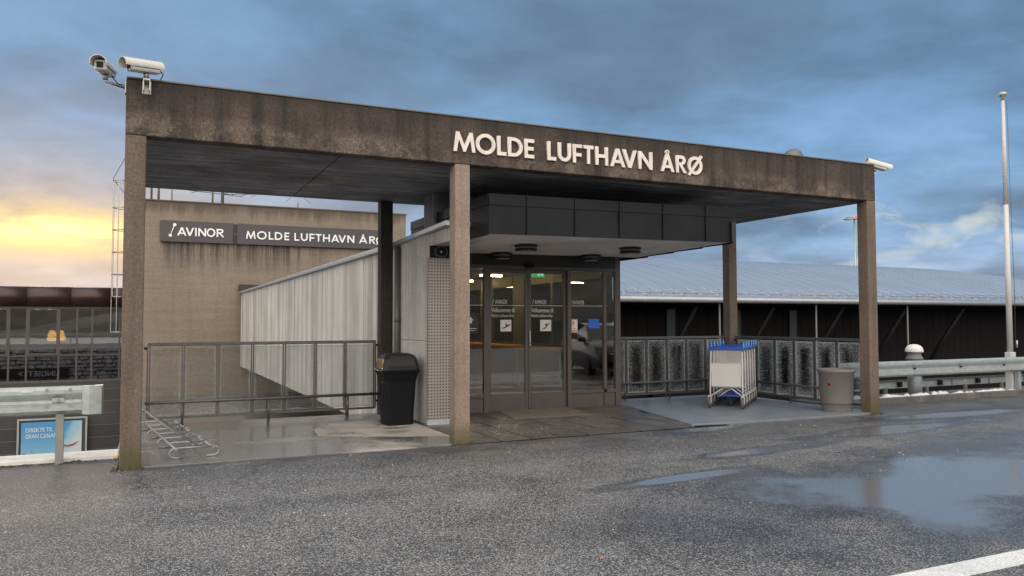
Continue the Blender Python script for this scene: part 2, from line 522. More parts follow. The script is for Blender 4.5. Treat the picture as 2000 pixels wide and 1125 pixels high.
M['galv'] = plain('galvanised steel', (.44, .47, .46), .42, .65, var=.15, vscale=9, bump=.05)
M['rail'] = plain('weathered rail steel', (.115, .11, .104), .45, .5, var=.2, vscale=14)
M['rackm'] = plain('dull zinc tube', (.30, .31, .31), .38, .55, var=.15)
M['rail_dark'] = plain('grey painted steel', (.13, .125, .12), .5, .3)
M['glass_l'] = dirty_glass('grimy pane', .09, 0)
M['glass_r'] = dirty_glass('rain specked pane', .7, 0)
M['glass_s'] = dirty_glass('rain specked side pane', .6, 1)
M['frame'] = plain('brown grey door frame', (.085, .072, .066), .45, .2, var=.08)
M['frame_dark'] = plain('dark header', (.018, .017, .018), .5)
M['glass'] = window_glass('door glass', (.72, .76, .78), 2.0, .05)
M['glass_win'] = window_glass('terminal window glass', (.50, .42, .34), 2.0, .45)
M['black'] = plain('black sheet metal', (.009, .0095, .0115), .5, .0, var=.4, vscale=2.2, spec=.22)
M['box_soffit'] = plain('pale plaster soffit', (.74, .71, .69), .8, var=.22, vscale=1.6)
M['lamp_black'] = plain('black lamp housing', (.015, .015, .016), .4)
M['lamp_glass'] = plain('frosted lamp glass', (.45, .45, .43), .3)
M['letter'] = plain('beige painted letters', (.70, .62, .545), .6, var=.13, vscale=9)
M['sign_white'] = plain('white sign letters', (.78, .77, .75), .5, var=.03)
M['sign'] = plain('dark grey sign board', (.052, .046, .048), .45, var=.06)
M['white'] = plain('white enamel', (.50, .485, .465), .35, var=.05)
M['cream'] = plain('cream camera housing', (.58, .55, .48), .35, var=.05)
M['steel'] = plain('dull steel', (.36, .35, .33), .4, .8)
M['dark'] = plain('dark plastic', (.008, .008, .010), .5, spec=.2)
M['binblack'] = plain('black bin plastic', (.005, .0053, .0066), .55, var=.2, bump=.1, bscale=200, spec=.18)
M['binhood'] = plain('dark brown bin hood', (.014, .012, .012), .45, var=.15, spec=.3)
M['flap'] = plain('brass flap', (.55, .36, .17), .3, .85)
M['chrome'] = plain('chrome trim', (.7, .7, .7), .15, 1.0)
M['red'] = plain('red sticker', (.30, .04, .04), .5)
M['planter'] = plain('grey brown planter', (.150, .138, .130), .6, var=.06, bump=.05)
M['blue'] = plain('blue plastic', (.012, .055, .33), .32)
M['blue_light'] = plain('light blue plastic', (.10, .30, .66), .3)
M['tyre'] = plain('grey rubber tyre', (.085, .08, .078), .7)
M['mesh'] = plain('wire mesh', (.5, .48, .45), .45, .7)
M['corten'] = plain('brown eave cladding', (.045, .024, .020), .32, .4, var=.2, vscale=1.2)
M['cladding'] = plain('dark grey cladding board', (.040, .037, .037), .5, var=.12, vscale=1.0, objvar=.1)
M['joint_light'] = plain('pale drip trim', (.25, .25, .25), .5, .4)
M['mullion'] = plain('window mullion', (.075, .066, .06), .5, .2)
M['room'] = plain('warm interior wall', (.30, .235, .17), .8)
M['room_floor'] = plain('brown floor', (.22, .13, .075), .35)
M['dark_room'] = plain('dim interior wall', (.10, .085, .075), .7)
M['roof'] = plain('grey standing seam roof', (.30, .36, .45), .38, .45, var=.04, vscale=.3, objvar=.02)
M['hall_pane'] = plain('dim hall window', (.05, .06, .065), .15, spec=.6)
M['gutter'] = plain('pale gutter', (.30, .31, .325), .4, .4)
M['timber'] = plain('dark stained timber', (.0075, .0045, .0042), .7, var=.3, vscale=2, objvar=.15, spec=.2)
M['strut'] = plain('black strut', (.004, .004, .005), .6, spec=.2)
M['wood'] = plain('varnished handrail', (.72, .34, .08), .35, var=.1)
M['tube'] = plain('lit tube', (1, .8, .4), .5, emis=(1, .66, .20), estr=70.0)
M['exit'] = plain('lit exit sign', (.05, .6, .2), .5, emis=(.05, .62, .16), estr=.9)
M['exit_white'] = plain('lit exit symbol', (.8, .9, .8), .5, emis=(.8, 1, .85), estr=1.2)
M['pendant'] = plain('lit pendant shade', (1, .8, .3), .5, emis=(1, .72, .16), estr=7.0)
M['redlamp'] = plain('red obstruction light', (.8, .05, .05), .4, emis=(1, .05, .05), estr=2.0)
M['paper_red'] = plain('red notice', (.55, .20, .14), .5)
M['paper'] = plain('white notice', (.66, .63, .59), .5)
M['bluesticker'] = plain('blue sticker', (.01, .12, .50), .4)
M['blacksticker'] = plain('black sticker', (.012, .012, .014), .5)
M['mat'] = plain('brown door mat', (.155, .125, .10), .95, var=.2, bump=.6, bscale=160)
M['stone'] = plain('grey rubble stone', (.42, .385, .35), .85, var=.3, vscale=1.5, bump=.4, bscale=12)
M['earth'] = plain('dark earth', (.05, .045, .04), .95)
M['deck'] = wet_concrete('wet flat roof', (.16, .16, .165), (.12, .125, .13), .62, .4)
M['ground'] = plain('lower tarmac', (.06, .058, .056), .6, var=.25)
M['paint'] = concrete('worn white road paint', (.60, .60, .58), (.74, .74, .72), .1, .45, 3, .6, agg=(60, 90))
M['perf'] = perforated()
M['poster'] = poster_print()
M['poster_red'] = plain('printed red brown', (.30, .06, .05), .5)
M['moss'] = plain('moss', (.045, .043, .02), .95, var=.4, vscale=20, bump=.6, bscale=60)
M['orange'] = plain('orange scrap', (.75, .16, .05), .5)
M['leaf'] = plain('yellow leaf', (.5, .30, .05), .6)
M['gravel'] = plain('white grit', (.40, .39, .37), .7)
M['hill'] = hill_mat()
M['carpaint'] = plain('dark grey car paint', (.028, .03, .036), .35, .0, var=.03, coat=.2)
M['carglass'] = plain('car window', (.01, .012, .014), .05)
M['headlight'] = plain('headlamp', (.16, .17, .19), .15)
M['plate'] = plain('number plate', (.72, .72, .70), .4)


# ------------------------------------------------------------------ geometry helpers
def tag(o, label=None, cat=None, group=None, kind=None):
    if label: o['label'] = label
    if cat: o['category'] = cat
    if group: o['group'] = group
    if kind: o['kind'] = kind
    return o


def origin_of(o):
    v = Vector((0, 0, 0))
    while o is not None:
        v += o.location
        o = o.parent
    return v


def empty(name, loc, label, cat, group=None):
    o = bpy.data.objects.new(name, None)
    COL.objects.link(o)
    o.location = loc
    o.empty_display_size = .2
    return tag(o, label, cat, group)


class MB:
    def __init__(s):
        s.v, s.f, s.sm = [], [], []

    def add(s, vs, fs, smooth=False):
        k = len(s.v)
        s.v += [tuple(q) for q in vs]
        s.f += [tuple(k + i for i in f) for f in fs]
        s.sm += [smooth] * len(fs)
        return s

    def box(s, x0, x1, y0, y1, z0, z1):
        return s.hexa([(x0, y0, z0), (x1, y0, z0), (x1, y1, z0), (x0, y1, z0),
                       (x0, y0, z1), (x1, y0, z1), (x1, y1, z1), (x0, y1, z1)])

    def hexa(s, v):
        return s.add(v, [(3, 2, 1, 0), (4, 5, 6, 7), (0, 1, 5, 4), (1, 2, 6, 5), (2, 3, 7, 6), (3, 0, 4, 7)])

    def cyl(s, a, b, r, n=10, r2=None, cap=True):
        a, b = Vector(a), Vector(b)
        r2 = r if r2 is None else r2
        w = (b - a).normalized()
        e = w.cross(Vector((0, 0, 1)))
        if e.length < 1e-4: e = Vector((1, 0, 0))
        e.normalize()
        g = w.cross(e)
        vs = []
        for c, q in ((a, r), (b, r2)):
            for i in range(n):
                t = 2 * math.pi * i / n
                vs.append(c + e * math.cos(t) * q + g * math.sin(t) * q)
        s.add(vs, [(i, (i + 1) % n, n + (i + 1) % n, n + i) for i in range(n)], True)
        if cap:
            s.add(vs, [tuple(range(n))[::-1], tuple(range(n, 2 * n))])
        return s

    def tube(s, pts, r, n=8, closed=False):
        pts = [Vector(p) for p in pts]
        m = len(pts)
        rings = []
        up = None
        for i in range(m):
            p0 = pts[i - 1] if (i > 0 or closed) else pts[i]
            p1 = pts[(i + 1) % m] if (i < m - 1 or closed) else pts[i]
            w = (p1 - p0).normalized()
            if up is None:
                up = Vector((0, 0, 1)) if abs(w.z) < .9 else Vector((1, 0, 0))
            e = w.cross(up)
            if e.length < 1e-4: e = w.orthogonal()
            e.normalize()
            g = e.cross(w).normalized()
            up = g
            rings.append([pts[i] + e * math.cos(2 * math.pi * k / n) * r + g * math.sin(2 * math.pi * k / n) * r for k in range(n)])
        vs = [v for q in rings for v in q]
        fs = []
        for i in range(m if closed else m - 1):
            j = (i + 1) % m
            for k in range(n):
                fs.append((i * n + k, i * n + (k + 1) % n, j * n + (k + 1) % n, j * n + k))
        s.add(vs, fs, True)
        if not closed:
            s.add(vs, [tuple(range(n)), tuple(range((m - 1) * n, m * n))[::-1]])
        return s

    def lathe(s, c, prof, n=24):
        c = Vector(c)
        vs = []
        for r, z in prof:
            for i in range(n):
                t = 2 * math.pi * i / n
                vs.append(c + Vector((r * math.cos(t), r * math.sin(t), z)))
        fs = []
        for j in range(len(prof) - 1):
            for i in range(n):
                fs.append((j * n + i, j * n + (i + 1) % n, (j + 1) * n + (i + 1) % n, (j + 1) * n + i))
        s.add(vs, fs, True)
        if prof[0][0] > 1e-4: s.add(vs[:n], [tuple(range(n))[::-1]])
        if prof[-1][0] > 1e-4: s.add(vs[-n:], [tuple(range(n))])
        return s

    def extrude(s, poly, axis, a, b, smooth=False):
        """poly: 2D points; axis 'x': poly in (y,z); 'y': in (x,z); 'z': in (x,y)"""
        def P(p, q):
            return {'x': (q, p[0], p[1]), 'y': (p[0], q, p[1]), 'z': (p[0], p[1], q)}[axis]
        n = len(poly)
        vs = [P(p, a) for p in poly] + [P(p, b) for p in poly]
        s.add(vs, [(i, (i + 1) % n, n + (i + 1) % n, n + i) for i in range(n)], smooth)
        s.add(vs, [tuple(range(n))[::-1], tuple(range(n, 2 * n))])
        return s

    def build(s, name, mat, parent=None, bevel=0.0, xf=None):
        o0 = origin_of(parent) if parent is not None else Vector((0, 0, 0))
        vs = s.v if xf is None else [tuple(xf @ Vector(q)) for q in s.v]
        me = bpy.data.meshes.new(name)
        me.from_pydata([(x - o0.x, y - o0.y, z - o0.z) for x, y, z in vs], [], s.f)
        me.polygons.foreach_set('use_smooth', s.sm)
        me.materials.append(M[mat] if isinstance(mat, str) else mat)
        import bmesh
        bm = bmesh.new()
        bm.from_mesh(me)
        bmesh.ops.remove_doubles(bm, verts=bm.verts, dist=1e-5)
        bmesh.ops.recalc_face_normals(bm, faces=bm.faces)
        bm.to_mesh(me)
        bm.free()
        o = bpy.data.objects.new(name, me)
        COL.objects.link(o)
        if parent is not None: o.parent = parent
        if bevel:
            md = o.modifiers.new('Bevel', 'BEVEL')
            md.width = bevel
            md.segments = 2
            md.limit_method = 'ANGLE'
        return o


def bx(name, x0, x1, y0, y1, z0, z1, mat, parent=None, bevel=0.0):
    return MB().box(x0, x1, y0, y1, z0, z1).build(name, mat, parent, bevel)


def copy_tree(o, parent=None):
    c = o.copy()
    COL.objects.link(c)
    c.parent = parent
    for ch in o.children:
        copy_tree(ch, c)
    return c


def arc(cx, cy, r, a0, a1, n=14, ry=None):
    ry = r if ry is None else ry
    return [(cx + r * math.cos(R(a0 + (a1 - a0) * i / n)), cy + ry * math.sin(R(a0 + (a1 - a0) * i / n))) for i in range(n + 1)]


# ------------------------------------------------------------------ lettering (geometric capitals drawn as outlines; cap height 1)
def glyph(ch, w, t):
    """list of (outline list) ; each item = list of loops, even-odd filled"""
    h = 1.0
    if ch == 'L': return [[[(0, 0), (w, 0), (w, t), (t, t), (t, h), (0, h)]]]
    if ch == 'I': return [[[(0, 0), (w, 0), (w, h), (0, h)]]]
    if ch == 'E':
        return [[[(0, 0), (w, 0), (w, t), (t, t), (t, .5 - t / 2), (w * .93, .5 - t / 2), (w * .93, .5 + t / 2), (t, .5 + t / 2), (t, h - t), (w, h - t), (w, h), (0, h)]]]
    if ch == 'F':
        return [[[(0, 0), (t, 0), (t, .44 - t / 2), (w * .95, .44 - t / 2), (w * .95, .44 + t / 2), (t, .44 + t / 2), (t, h - t), (w, h - t), (w, h), (0, h)]]]
    if ch == 'T':
        a = (w - t) / 2
        return [[[(a, 0), (a + t, 0), (a + t, h - t), (w, h - t), (w, h), (0, h), (0, h - t), (a, h - t)]]]
    if ch == 'H':
        return [[[(0, 0), (t, 0), (t, .5 - t / 2), (w - t, .5 - t / 2), (w - t, 0), (w, 0), (w, h), (w - t, h), (w - t, .5 + t / 2), (t, .5 + t / 2), (t, h), (0, h)]]]
    if ch == 'N':
        return [[[(0, 0), (t, 0), (t, h - t * 1.75), (w - t, 0), (w, 0), (w, h), (w - t, h), (w - t, t * 1.75), (t, h), (0, h)]]]
    if ch == 'V':
        q = t * 1.1
        return [[[(0, h), (w / 2 - q / 2, 0), (w / 2 + q / 2, 0), (w, h), (w - q, h), (w / 2, t * 1.5), (q, h)]]]
    if ch in 'AÅ':
        q = t * 1.1
        z0, z1 = .2, .2 + t * .9
        def xin(z): return q + (w / 2 - q) * (z / (1 - t * 1.5))
        lo = [(0, 0), (q, 0), (xin(z0), z0), (w - xin(z0), z0), (w - q, 0), (w, 0), (w / 2 + q / 2, h), (w / 2 - q / 2, h)]
        hole = [(xin(z1), z1), (w - xin(z1), z1), (w / 2, 1 - t * 1.5)]
        out = [[lo, hole]]
        if ch == 'Å':
            out.append([arc(w / 2, h + t * .62, t * .72, 0, 360, 20)[:-1], arc(w / 2, h + t * .62, t * .32, 0, 360, 20)[:-1]])
        return out
    if ch == 'M':
        q = t * .95
        s = w * .13
        return [[[(0, 0), (q, 0), (s + q * .75, h - t * 2.1), (w / 2 - q * .32, 0), (w / 2 + q * .32, 0), (w - s - q * .75, h - t * 2.1), (w - q, 0), (w, 0),
                  (w - s, h), (w - s - q * .85, h), (w / 2, t * 1.75), (s + q * .85, h), (s, h)]]]
    if ch in 'OØ':
        out = [[arc(w / 2, .5, w / 2, 0, 360, 40, .53)[:-1], arc(w / 2, .5, w / 2 - t, 0, 360, 40, .53 - t)[:-1]]]
        if ch == 'Ø':
            q = t * .36
            out.append([[(w * .05 - q, -.08 + q * .6), (w * .05 + q, -.08 - q * .6), (w * .95 + q, 1.08 - q * .6), (w * .95 - q, 1.08 + q * .6)]])
        return out
    if ch == 'D':
        r = w * .62
        return [[[(0, 0), (w - r, 0)] + arc(w - r, .5, r, -90, 90, 24, .5) + [(0, h)],
                 [(t, t), (w - r, t)] + arc(w - r, .5, r - t, -90, 90, 24, .5 - t) + [(t, h - t)]]]
    if ch == 'U':
        r = w / 2
        return [[[(0, h), (0, r)] + arc(r, r, r, 180, 360, 24)[1:-1] + [(w, r), (w, h), (w - t, h), (w - t, r)] + arc(r, r, r - t, 0, -180, 24)[1:-1] + [(t, r), (t, h)]]]
    if ch == 'R':
        r = .27
        cx = w * .9 - r
        lo = [(0, 0), (t, 0), (t, .46), (w * .28, .46), (w - t * 1.2, 0), (w, 0), (w * .56, .47)] + arc(cx, 1 - r, r, -68, 90, 18) + [(0, h)]
        hole = [(t, .46 + t * .75), (cx, .46 + t * .75)] + arc(cx, 1 - r, r - t, -75, 90, 14) + [(t, h - t)]
        return [[lo, hole]]
    return []


def mesh_from_curve(cu):
    ob = bpy.data.objects.new('tmp', cu)
    COL.objects.link(ob)
    dg = bpy.context.evaluated_depsgraph_get()
    dg.update()
    me = bpy.data.meshes.new_from_object(ob.evaluated_get(dg))
    bpy.data.objects.remove(ob)
    bpy.data.curves.remove(cu)
    return me


def place_flat(me, name, mat, parent, X, Y, Z, flip=False):
    """lay an XY mesh upright in the XZ plane facing -Y (or +Y when flipped)"""
    o0 = origin_of(parent) if parent is not None else Vector((0, 0, 0))
    for v in me.vertices:
        x, y, z = v.co
        v.co = (X - x - o0.x, Y + z - o0.y, Z + y - o0.z) if flip else (X + x - o0.x, Y - z - o0.y, Z + y - o0.z)
    me.materials.clear()
    me.materials.append(M[mat])
    o = bpy.data.objects.new(name, me)
    COL.objects.link(o)
    if parent is not None: o.parent = parent
    return o


def letter(ch, x0, x1, z, cap, stroke, depth, yface, mat, parent):
    """one raised capital whose back sits on the plane y = yface"""
    parts = []
    k = 0
    base = None
    for loops in glyph(ch, (x1 - x0) / cap, stroke):
        cu = bpy.data.curves.new('g', 'CURVE')
        cu.dimensions = '2D'
        cu.fill_mode = 'BOTH'
        cu.extrude = depth / 2 + (.002 if k and ch == 'Ø' else 0)
        for lp in loops:
            sp = cu.splines.new('POLY')
            sp.points.add(len(lp) - 1)
            for q, (x, y) in zip(sp.points, lp):
                q.co = (x * cap, y * cap, 0, 1)
            sp.use_cyclic_u = True
        me = mesh_from_curve(cu)
        nm = 'letter' if base is None else ('ring' if ch == 'Å' else 'stroke')
        ob = place_flat(me, nm, mat, parent if base is None else base, x0, yface - depth / 2, z)
        if base is None: base = ob
        k += 1
    return base


def text(s, size, name, mat, parent, X, Y, Z, depth=.001, flip=False, width=None):
    cu = bpy.data.curves.new('t', 'FONT')
    cu.body = s
    cu.size = size
    cu.extrude = depth
    me = mesh_from_curve(cu)
    if width:
        xs = [v.co.x for v in me.vertices]
        k = width / (max(xs) - min(xs))
        for v in me.vertices: v.co.x *= k
    return place_flat(me, name, mat, parent, X, Y, Z, flip)


# ================================================================== THE SETTING
L, HT, HB, CW, XM, DP = 11.679, 4.296, 3.674, .2133, 3.883, 3.738


def struct(o):
    return tag(o, kind='structure')


# road sheet on a body of earth; its back edge steps round the canopy
g = MB()
road_poly = [(-300, -300), (300, -300), (300, 1.02), (L + .02, 1.02), (L + .02, 0), (-.02, 0), (-.02, .86), (-300, .86)]
g.extrude(road_poly, 'z', -.5, 0.0)
road = struct(g.build('road', 'asphalt'))
g = MB().box(-300, 300, -300, .8, -6, -.51)
struct(g.build('road_bank', 'earth'))
struct(bx('lower_ground', -600, 600, .9, 1500, -6.2, -5.0, 'ground'))
# edge line on the road
struct(bx('road_marking', -40, 60, -6.26, -6.05, .001, .004, 'paint'))

# apron slabs and paving under the canopy
struct(bx('left_apron', .0, 4.10, .004, 3.86, -.30, .020, 'apron', bevel=.006))
pat = MB()
pp = [(2.45, 1.55), (2.75, 1.30), (3.3, 1.02), (3.9, .78), (4.09, .66), (4.09, 1.95), (4.09, 2.75), (3.3, 2.85), (2.85, 2.72), (2.52, 2.2)]
pq = []
for i_ in range(len(pp)):
    a_, b_ = Vector(pp[i_]), Vector(pp[(i_ + 1) % len(pp)])
    for k_ in range(7):
        q_ = a_.lerp(b_, k_ / 7)
        j_ = .028 if q_.x < 4.0 else 0.0
        pq.append((q_.x + rnd.uniform(-j_, j_) * .8, q_.y + rnd.uniform(-j_, j_)))
pat.extrude(pq, 'z', .0202, .0215)
struct(pat.build('screed_patch', 'patch'))
sl_ = MB().extrude([(7.80, .16), (8.5, .05), (L, .004), (L, 3.86), (8.40, 3.86), (8.40, 2.85)], 'z', -.3, .032)
struct(sl_.build('right_apron', 'apron_wet', bevel=.006))
pav = struct(bx('paving', 4.105, 8.39, .002, 3.04, -.3, .006, 'tile_joint'))
tw, td = .445, .52
ti = 0
for i in range(10):
    x0 = 4.115 + i * tw
    for j in range(6):
        y0 = .012 + j * td
        x1, y1 = x0 + tw - .024, min(y0 + td - .018, 3.03)
        if y1 - y0 < .1 or x0 > 8.3: continue
        # the wet slab cuts the last columns on a slant
        lim = 7.80 + (y0 - .16) / (2.85 - .16) * .6 - .02
        lim1 = 7.80 + (y1 - .16) / (2.85 - .16) * .6 - .02
        if x0 > lim - .05: continue
        x1a, x1b = min(x1, lim), min(x1, lim1)
        dz = rnd.uniform(-.002, .003)
        MB().hexa([(x0, y0, .004), (x1a, y0, .004), (x1b, y1, .004), (x0, y1, .004),
                   (x0, y0, .020 + dz), (x1a, y0, .020 + dz), (x1b, y1, .020 + dz + rnd.uniform(-.002, .002)), (x0, y1, .020 + dz)]).build('tile', 'tile', pav, .004)
# strip of edging slabs behind the left railing
edge = struct(bx('back_edging', .05, 4.1, 3.865, 4.42, -.4, -.075, 'tile_joint'))
for i in range(8):
    MB().box(.08 + i * .5, .08 + i * .5 + .485, 3.88, 4.40, -.08, -.05 + rnd.uniform(-.004, .004)).build('slab', 'wing' if i < 4 else 'kerb', edge)
struct(bx('edging_right', 8.45, L + .02, 3.865, 4.3, -.4, -.06, 'kerb'))

# lower flat roof between the road and the terminal
struct(bx('flat_roof', -.30, 11.9, 4.43, 27.57, -5.0, -1.6, 'deck'))

# kerbs and ledges along the drop
struct(bx('white_ledge', -60, -.03, .865, 1.33, -.4, .045, 'ledge', bevel=.01))
kr = struct(bx('kerb', L + .025, 17.42, 1.03, 1.16, -.3, .115, 'kerb', bevel=.012))
struct(bx('verge', L + .025, 60, 1.165, 2.1, -.4, .06, 'kerb'))

# rubble retaining wall below the road, facing the terminal (seen in the window reflections)
st = MB()
x = -26.0
for row in range(9):
    z = -.30 - row * .29
    x = -26.0 + rnd.random() * .3
    while x < -.3:
        w = rnd.uniform(.25, .5)
        h = rnd.uniform(.24, .32)
        dp = rnd.uniform(.02, .16)
        a = [rnd.uniform(-.04, .04) for _ in range(8)]
        st.hexa([(x, 1.15, z - h), (x + w, 1.15, z - h), (x + w + a[0], 1.36 + dp + a[4], z - h + .04), (x + a[1], 1.36 + dp + a[5], z - h + .04),
                 (x, 1.15, z), (x + w, 1.15, z), (x + w - .04 + a[2], 1.34 + dp + a[6], z - .04), (x + .04 + a[3], 1.34 + dp + a[7], z - .04)])
        x += w + .01
so = tag(st.build('retaining_wall', 'stone'), 'grey rubble stone retaining wall below the white ledge', 'stone wall')
bn = empty('wall_banner', (-9, 1.62, -2.3), 'black banner with white lettering on the rubble retaining wall', 'banner')
MB().box(-12.2, -4.6, 1.60, 1.63, -2.45, -1.75).build('cloth', 'blacksticker', bn)
text('LINGSET  >', .52, 'lettering', 'paper', bn, -5.2, 1.64, -2.28, .002, True)

# hillside behind the road (seen only in the door and window glass)
hm = MB()
nx, ny = 46, 12
vs, fs = [], []
for j in range(ny + 1):
    for i in range(nx + 1):
        X = -230 + i * 10 + rnd.uniform(-2, 2)
        Y = -26 - j * 9 + rnd.uniform(-2, 2)
        Z = -.2 + 10 * (1 - math.exp(-j * .24)) * (1 + .18 * math.sin(i * .7) + .12 * math.sin(i * 1.9 + j)) + (rnd.uniform(-.8, 1.5) if j else 0)
        vs.append((X, Y, Z))
for j in range(ny):
    for i in range(nx):
        a = j * (nx + 1) + i
        fs.append((a, a + 1, a + nx + 2, a + nx + 1))
hm.add(vs, fs)
struct(hm.build('hillside', 'hill'))

# ================================================================== CANOPY
cn = empty('entrance_canopy', (L / 2, DP / 2, 0), 'stained brown concrete canopy on square columns over the airport entrance', 'canopy')
bm_ = MB().box(0, L, 0, .22, HB, HT)
bm_.build('front_beam', 'beam', cn, .012)
# roof slab in three pours with recessed joints, set 4 mm above the beam underside
xs = [.0, 2.42, 4.78, 7.2, 9.45, L]
for i in range(5):
    MB().box(xs[i] + (.008 if i else 0), xs[i + 1] - (.008 if i < 4 else 0), .221, DP, HB + .004, HT - .25).build('roof_slab', 'soffit', cn, .006)
MB().box(.01, L - .01, .222, DP - .01, HB + .03, HT - .26).build('slab_joint', 'tile_joint', cn)
MB().box(.004, L - .004, -.012, .24, HT, HT + .022).build('coping', 'rail_dark', cn, .006)
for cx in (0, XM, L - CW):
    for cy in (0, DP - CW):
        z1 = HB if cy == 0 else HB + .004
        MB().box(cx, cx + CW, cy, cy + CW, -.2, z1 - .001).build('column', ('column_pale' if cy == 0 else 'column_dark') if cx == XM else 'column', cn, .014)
MB().box(4.44, 5.25, 2.42, 2.9, 2.9, HB + .004).build('pier', 'soffit', cn, .01)
rv = MB().lathe((10.8, 1.0, HT - .22), [(.19, 0), (.19, .40), (.175, .50), (.13, .58), (.06, .62), (0, .63)], 20)
rvo = tag(rv.build('roof_vent', 'rail_dark'), 'round grey vent cowl on the canopy roof', 'roof vent')

# raised letters on the beam
sg = empty('sign_lettering', (5.9, -.02, 3.83), 'raised beige capitals reading MOLDE LUFTHAVN ÅRØ on the canopy beam', 'sign')
LX = [(3.848, 4.159), (4.165, 4.45), (4.475, 4.609), (4.634, 4.856), (4.884, 5.031), (5.236, 5.373), (5.405, 5.611), (5.641, 5.787), (5.815, 5.976),
      (6.011, 6.22), (6.256, 6.513), (6.469, 6.713), (6.745, 6.991), (7.138, 7.386), (7.42, 7.615), (7.641, 7.912)]
for ch, (a, b_) in zip('MOLDELUFTHAVNÅRØ', LX):
    letter(ch, a, b_, 3.832, .263, .185, .03, -.004, 'letter', sg)


# CCTV cameras
def cctv(loc, yaw, pitch, label, side):
    e = empty('security_camera', loc, label, 'camera', None)
    # local: +x is the viewing direction; then turned
    T = Matrix.Translation(loc) @ Matrix.Rotation(yaw, 4, 'Z') @ Matrix.Rotation(pitch, 4, 'Y')
    prof = [(-.058, -.05), (.058, -.05), (.066, -.03), (.066, .03), (.05, .058), (-.05, .058), (-.066, .03), (-.066, -.03)]
    MB().extrude(prof, 'x', -.19, .14).build('housing', 'cream', e, .006, T)
    sh = arc(0, .012, .085, -165, -375, 14, .078) + arc(0, .012, .079, -375, -165, 14, .072)
    MB().extrude(sh, 'x', -.22, .225).build('sun_shield', 'cream', e, 0, T)
    MB().box(.1405, .15, -.05, .05, -.042, .048).build('front_ring', 'white', e, .004, T)
    MB().box(.151, .154, -.034, .034, -.030, .034).build('lens_window', 'dark', e, 0, T)
    MB().cyl((-.04, 0, -.05), (-.04, 0, -.11), .028, 12).build('swivel', 'steel', e, 0, T)
    base = T @ Vector((-.04, 0, -.10))
    return e, base


e, b0 = cctv((-.215, -.04, 4.36), R(-104), R(2), 'cream security camera on a bare steel arm beyond the beam end', 0)
MB().tube([b0, b0 + Vector((.01, 0, -.03)), (-.02, .08, 4.205)], .016).build('arm', 'steel', e)
MB().box(-.012, -.001, .03, .14, 4.14, 4.27).build('wall_plate', 'steel', e)
MB().tube([b0 + Vector((.06, .05, .05)), b0 + Vector((.12, .08, -.02)), (-.004, .1, 4.24)], .006, 6).build('cable', 'dark', e)
e, b0 = cctv((.155, -.13, 4.395), R(-150), R(7), 'cream security camera standing on a bracket fixed to the beam face', 0)
MB().cyl(b0, (b0.x, b0.y, 4.27), .022, 10).build('stem', 'steel', e)
MB().box(.17, .178, -.15, -.001, 4.15, 4.275).box(.232, .24, -.15, -.001, 4.15, 4.275).box(.178, .232, -.15, -.005, 4.262, 4.275).build('bracket', 'cream', e)
MB().box(.16, .25, -.006, -.0005, 4.14, 4.285).build('wall_plate', 'steel', e)
MB().tube([(.34, -.10, 4.39), (.37, -.08, 4.36), (.345, -.04, 4.31)], .006, 6).build('cable', 'dark', e)
e, b0 = cctv((11.83, .06, 4.31), R(-22), R(15), 'cream security camera tilted down at the canopy corner towards the flagpole', 0)
MB().tube([b0, (b0.x, b0.y, 4.16), (L + .004, .08, 4.16)], .018).build('arm', 'cream', e)
MB().tube([(11.62, .1, 4.33), (11.5, .12, 4.345), (11.3, .14, HT + .024)], .006, 6).build('cable', 'dark', e)

# ================================================================== ENTRANCE BUILDING: wing wall, vestibule, link corridor
eb = empty('entrance_building', (6.3, 12, 0), 'pale concrete link corridor with glazed entrance under a black fascia box', 'building')
# wing wall (three cast boards wide) with a horizontal day joint
y = 1.955
for w in (.34, .62, .40, .54):
    off = rnd.uniform(0, .006)
    for z0, z1 in ((-.05, 1.30), (1.306, 2.89)):
        y1 = y + w
        t0 = 2.905 + .075 * (3.86 - y) / 1.9 if z1 > 2 else z1
        t1 = 2.905 + .075 * (3.86 - y1) / 1.9 if z1 > 2 else z1
        MB().hexa([(4.2 - off, y + .003, z0), (4.40, y + .003, z0), (4.40, y1 - .003, z0), (4.2 - off, y1 - .003, z0),
                   (4.2 - off, y + .003, t0), (4.40, y + .003, t0), (4.40, y1 - .003, t1), (4.2 - off, y1 - .003, t1)]).build('wing_panel', 'wing', eb, .004)
    y += w
MB().hexa([(4.12, 1.0, 2.985), (4.9, 1.0, 2.985), (4.9, 3.88, 2.905), (4.12, 3.88, 2.905), (4.12, 1.0, 3.06), (4.9, 1.0, 3.06), (4.9, 3.88, 2.975), (4.12, 3.88, 2.975)]).build('wing_coping', 'galv', eb, .008)
MB().hexa([(4.21, 1.1, 2.77), (4.7, 1.1, 2.77), (4.7, 1.95, 2.77), (4.21, 1.95, 2.77), (4.21, 1.1, 2.975), (4.7, 1.1, 2.975), (4.7, 1.95, 2.955), (4.21, 1.95, 2.955)]).build('lintel', 'wing', eb, .006)
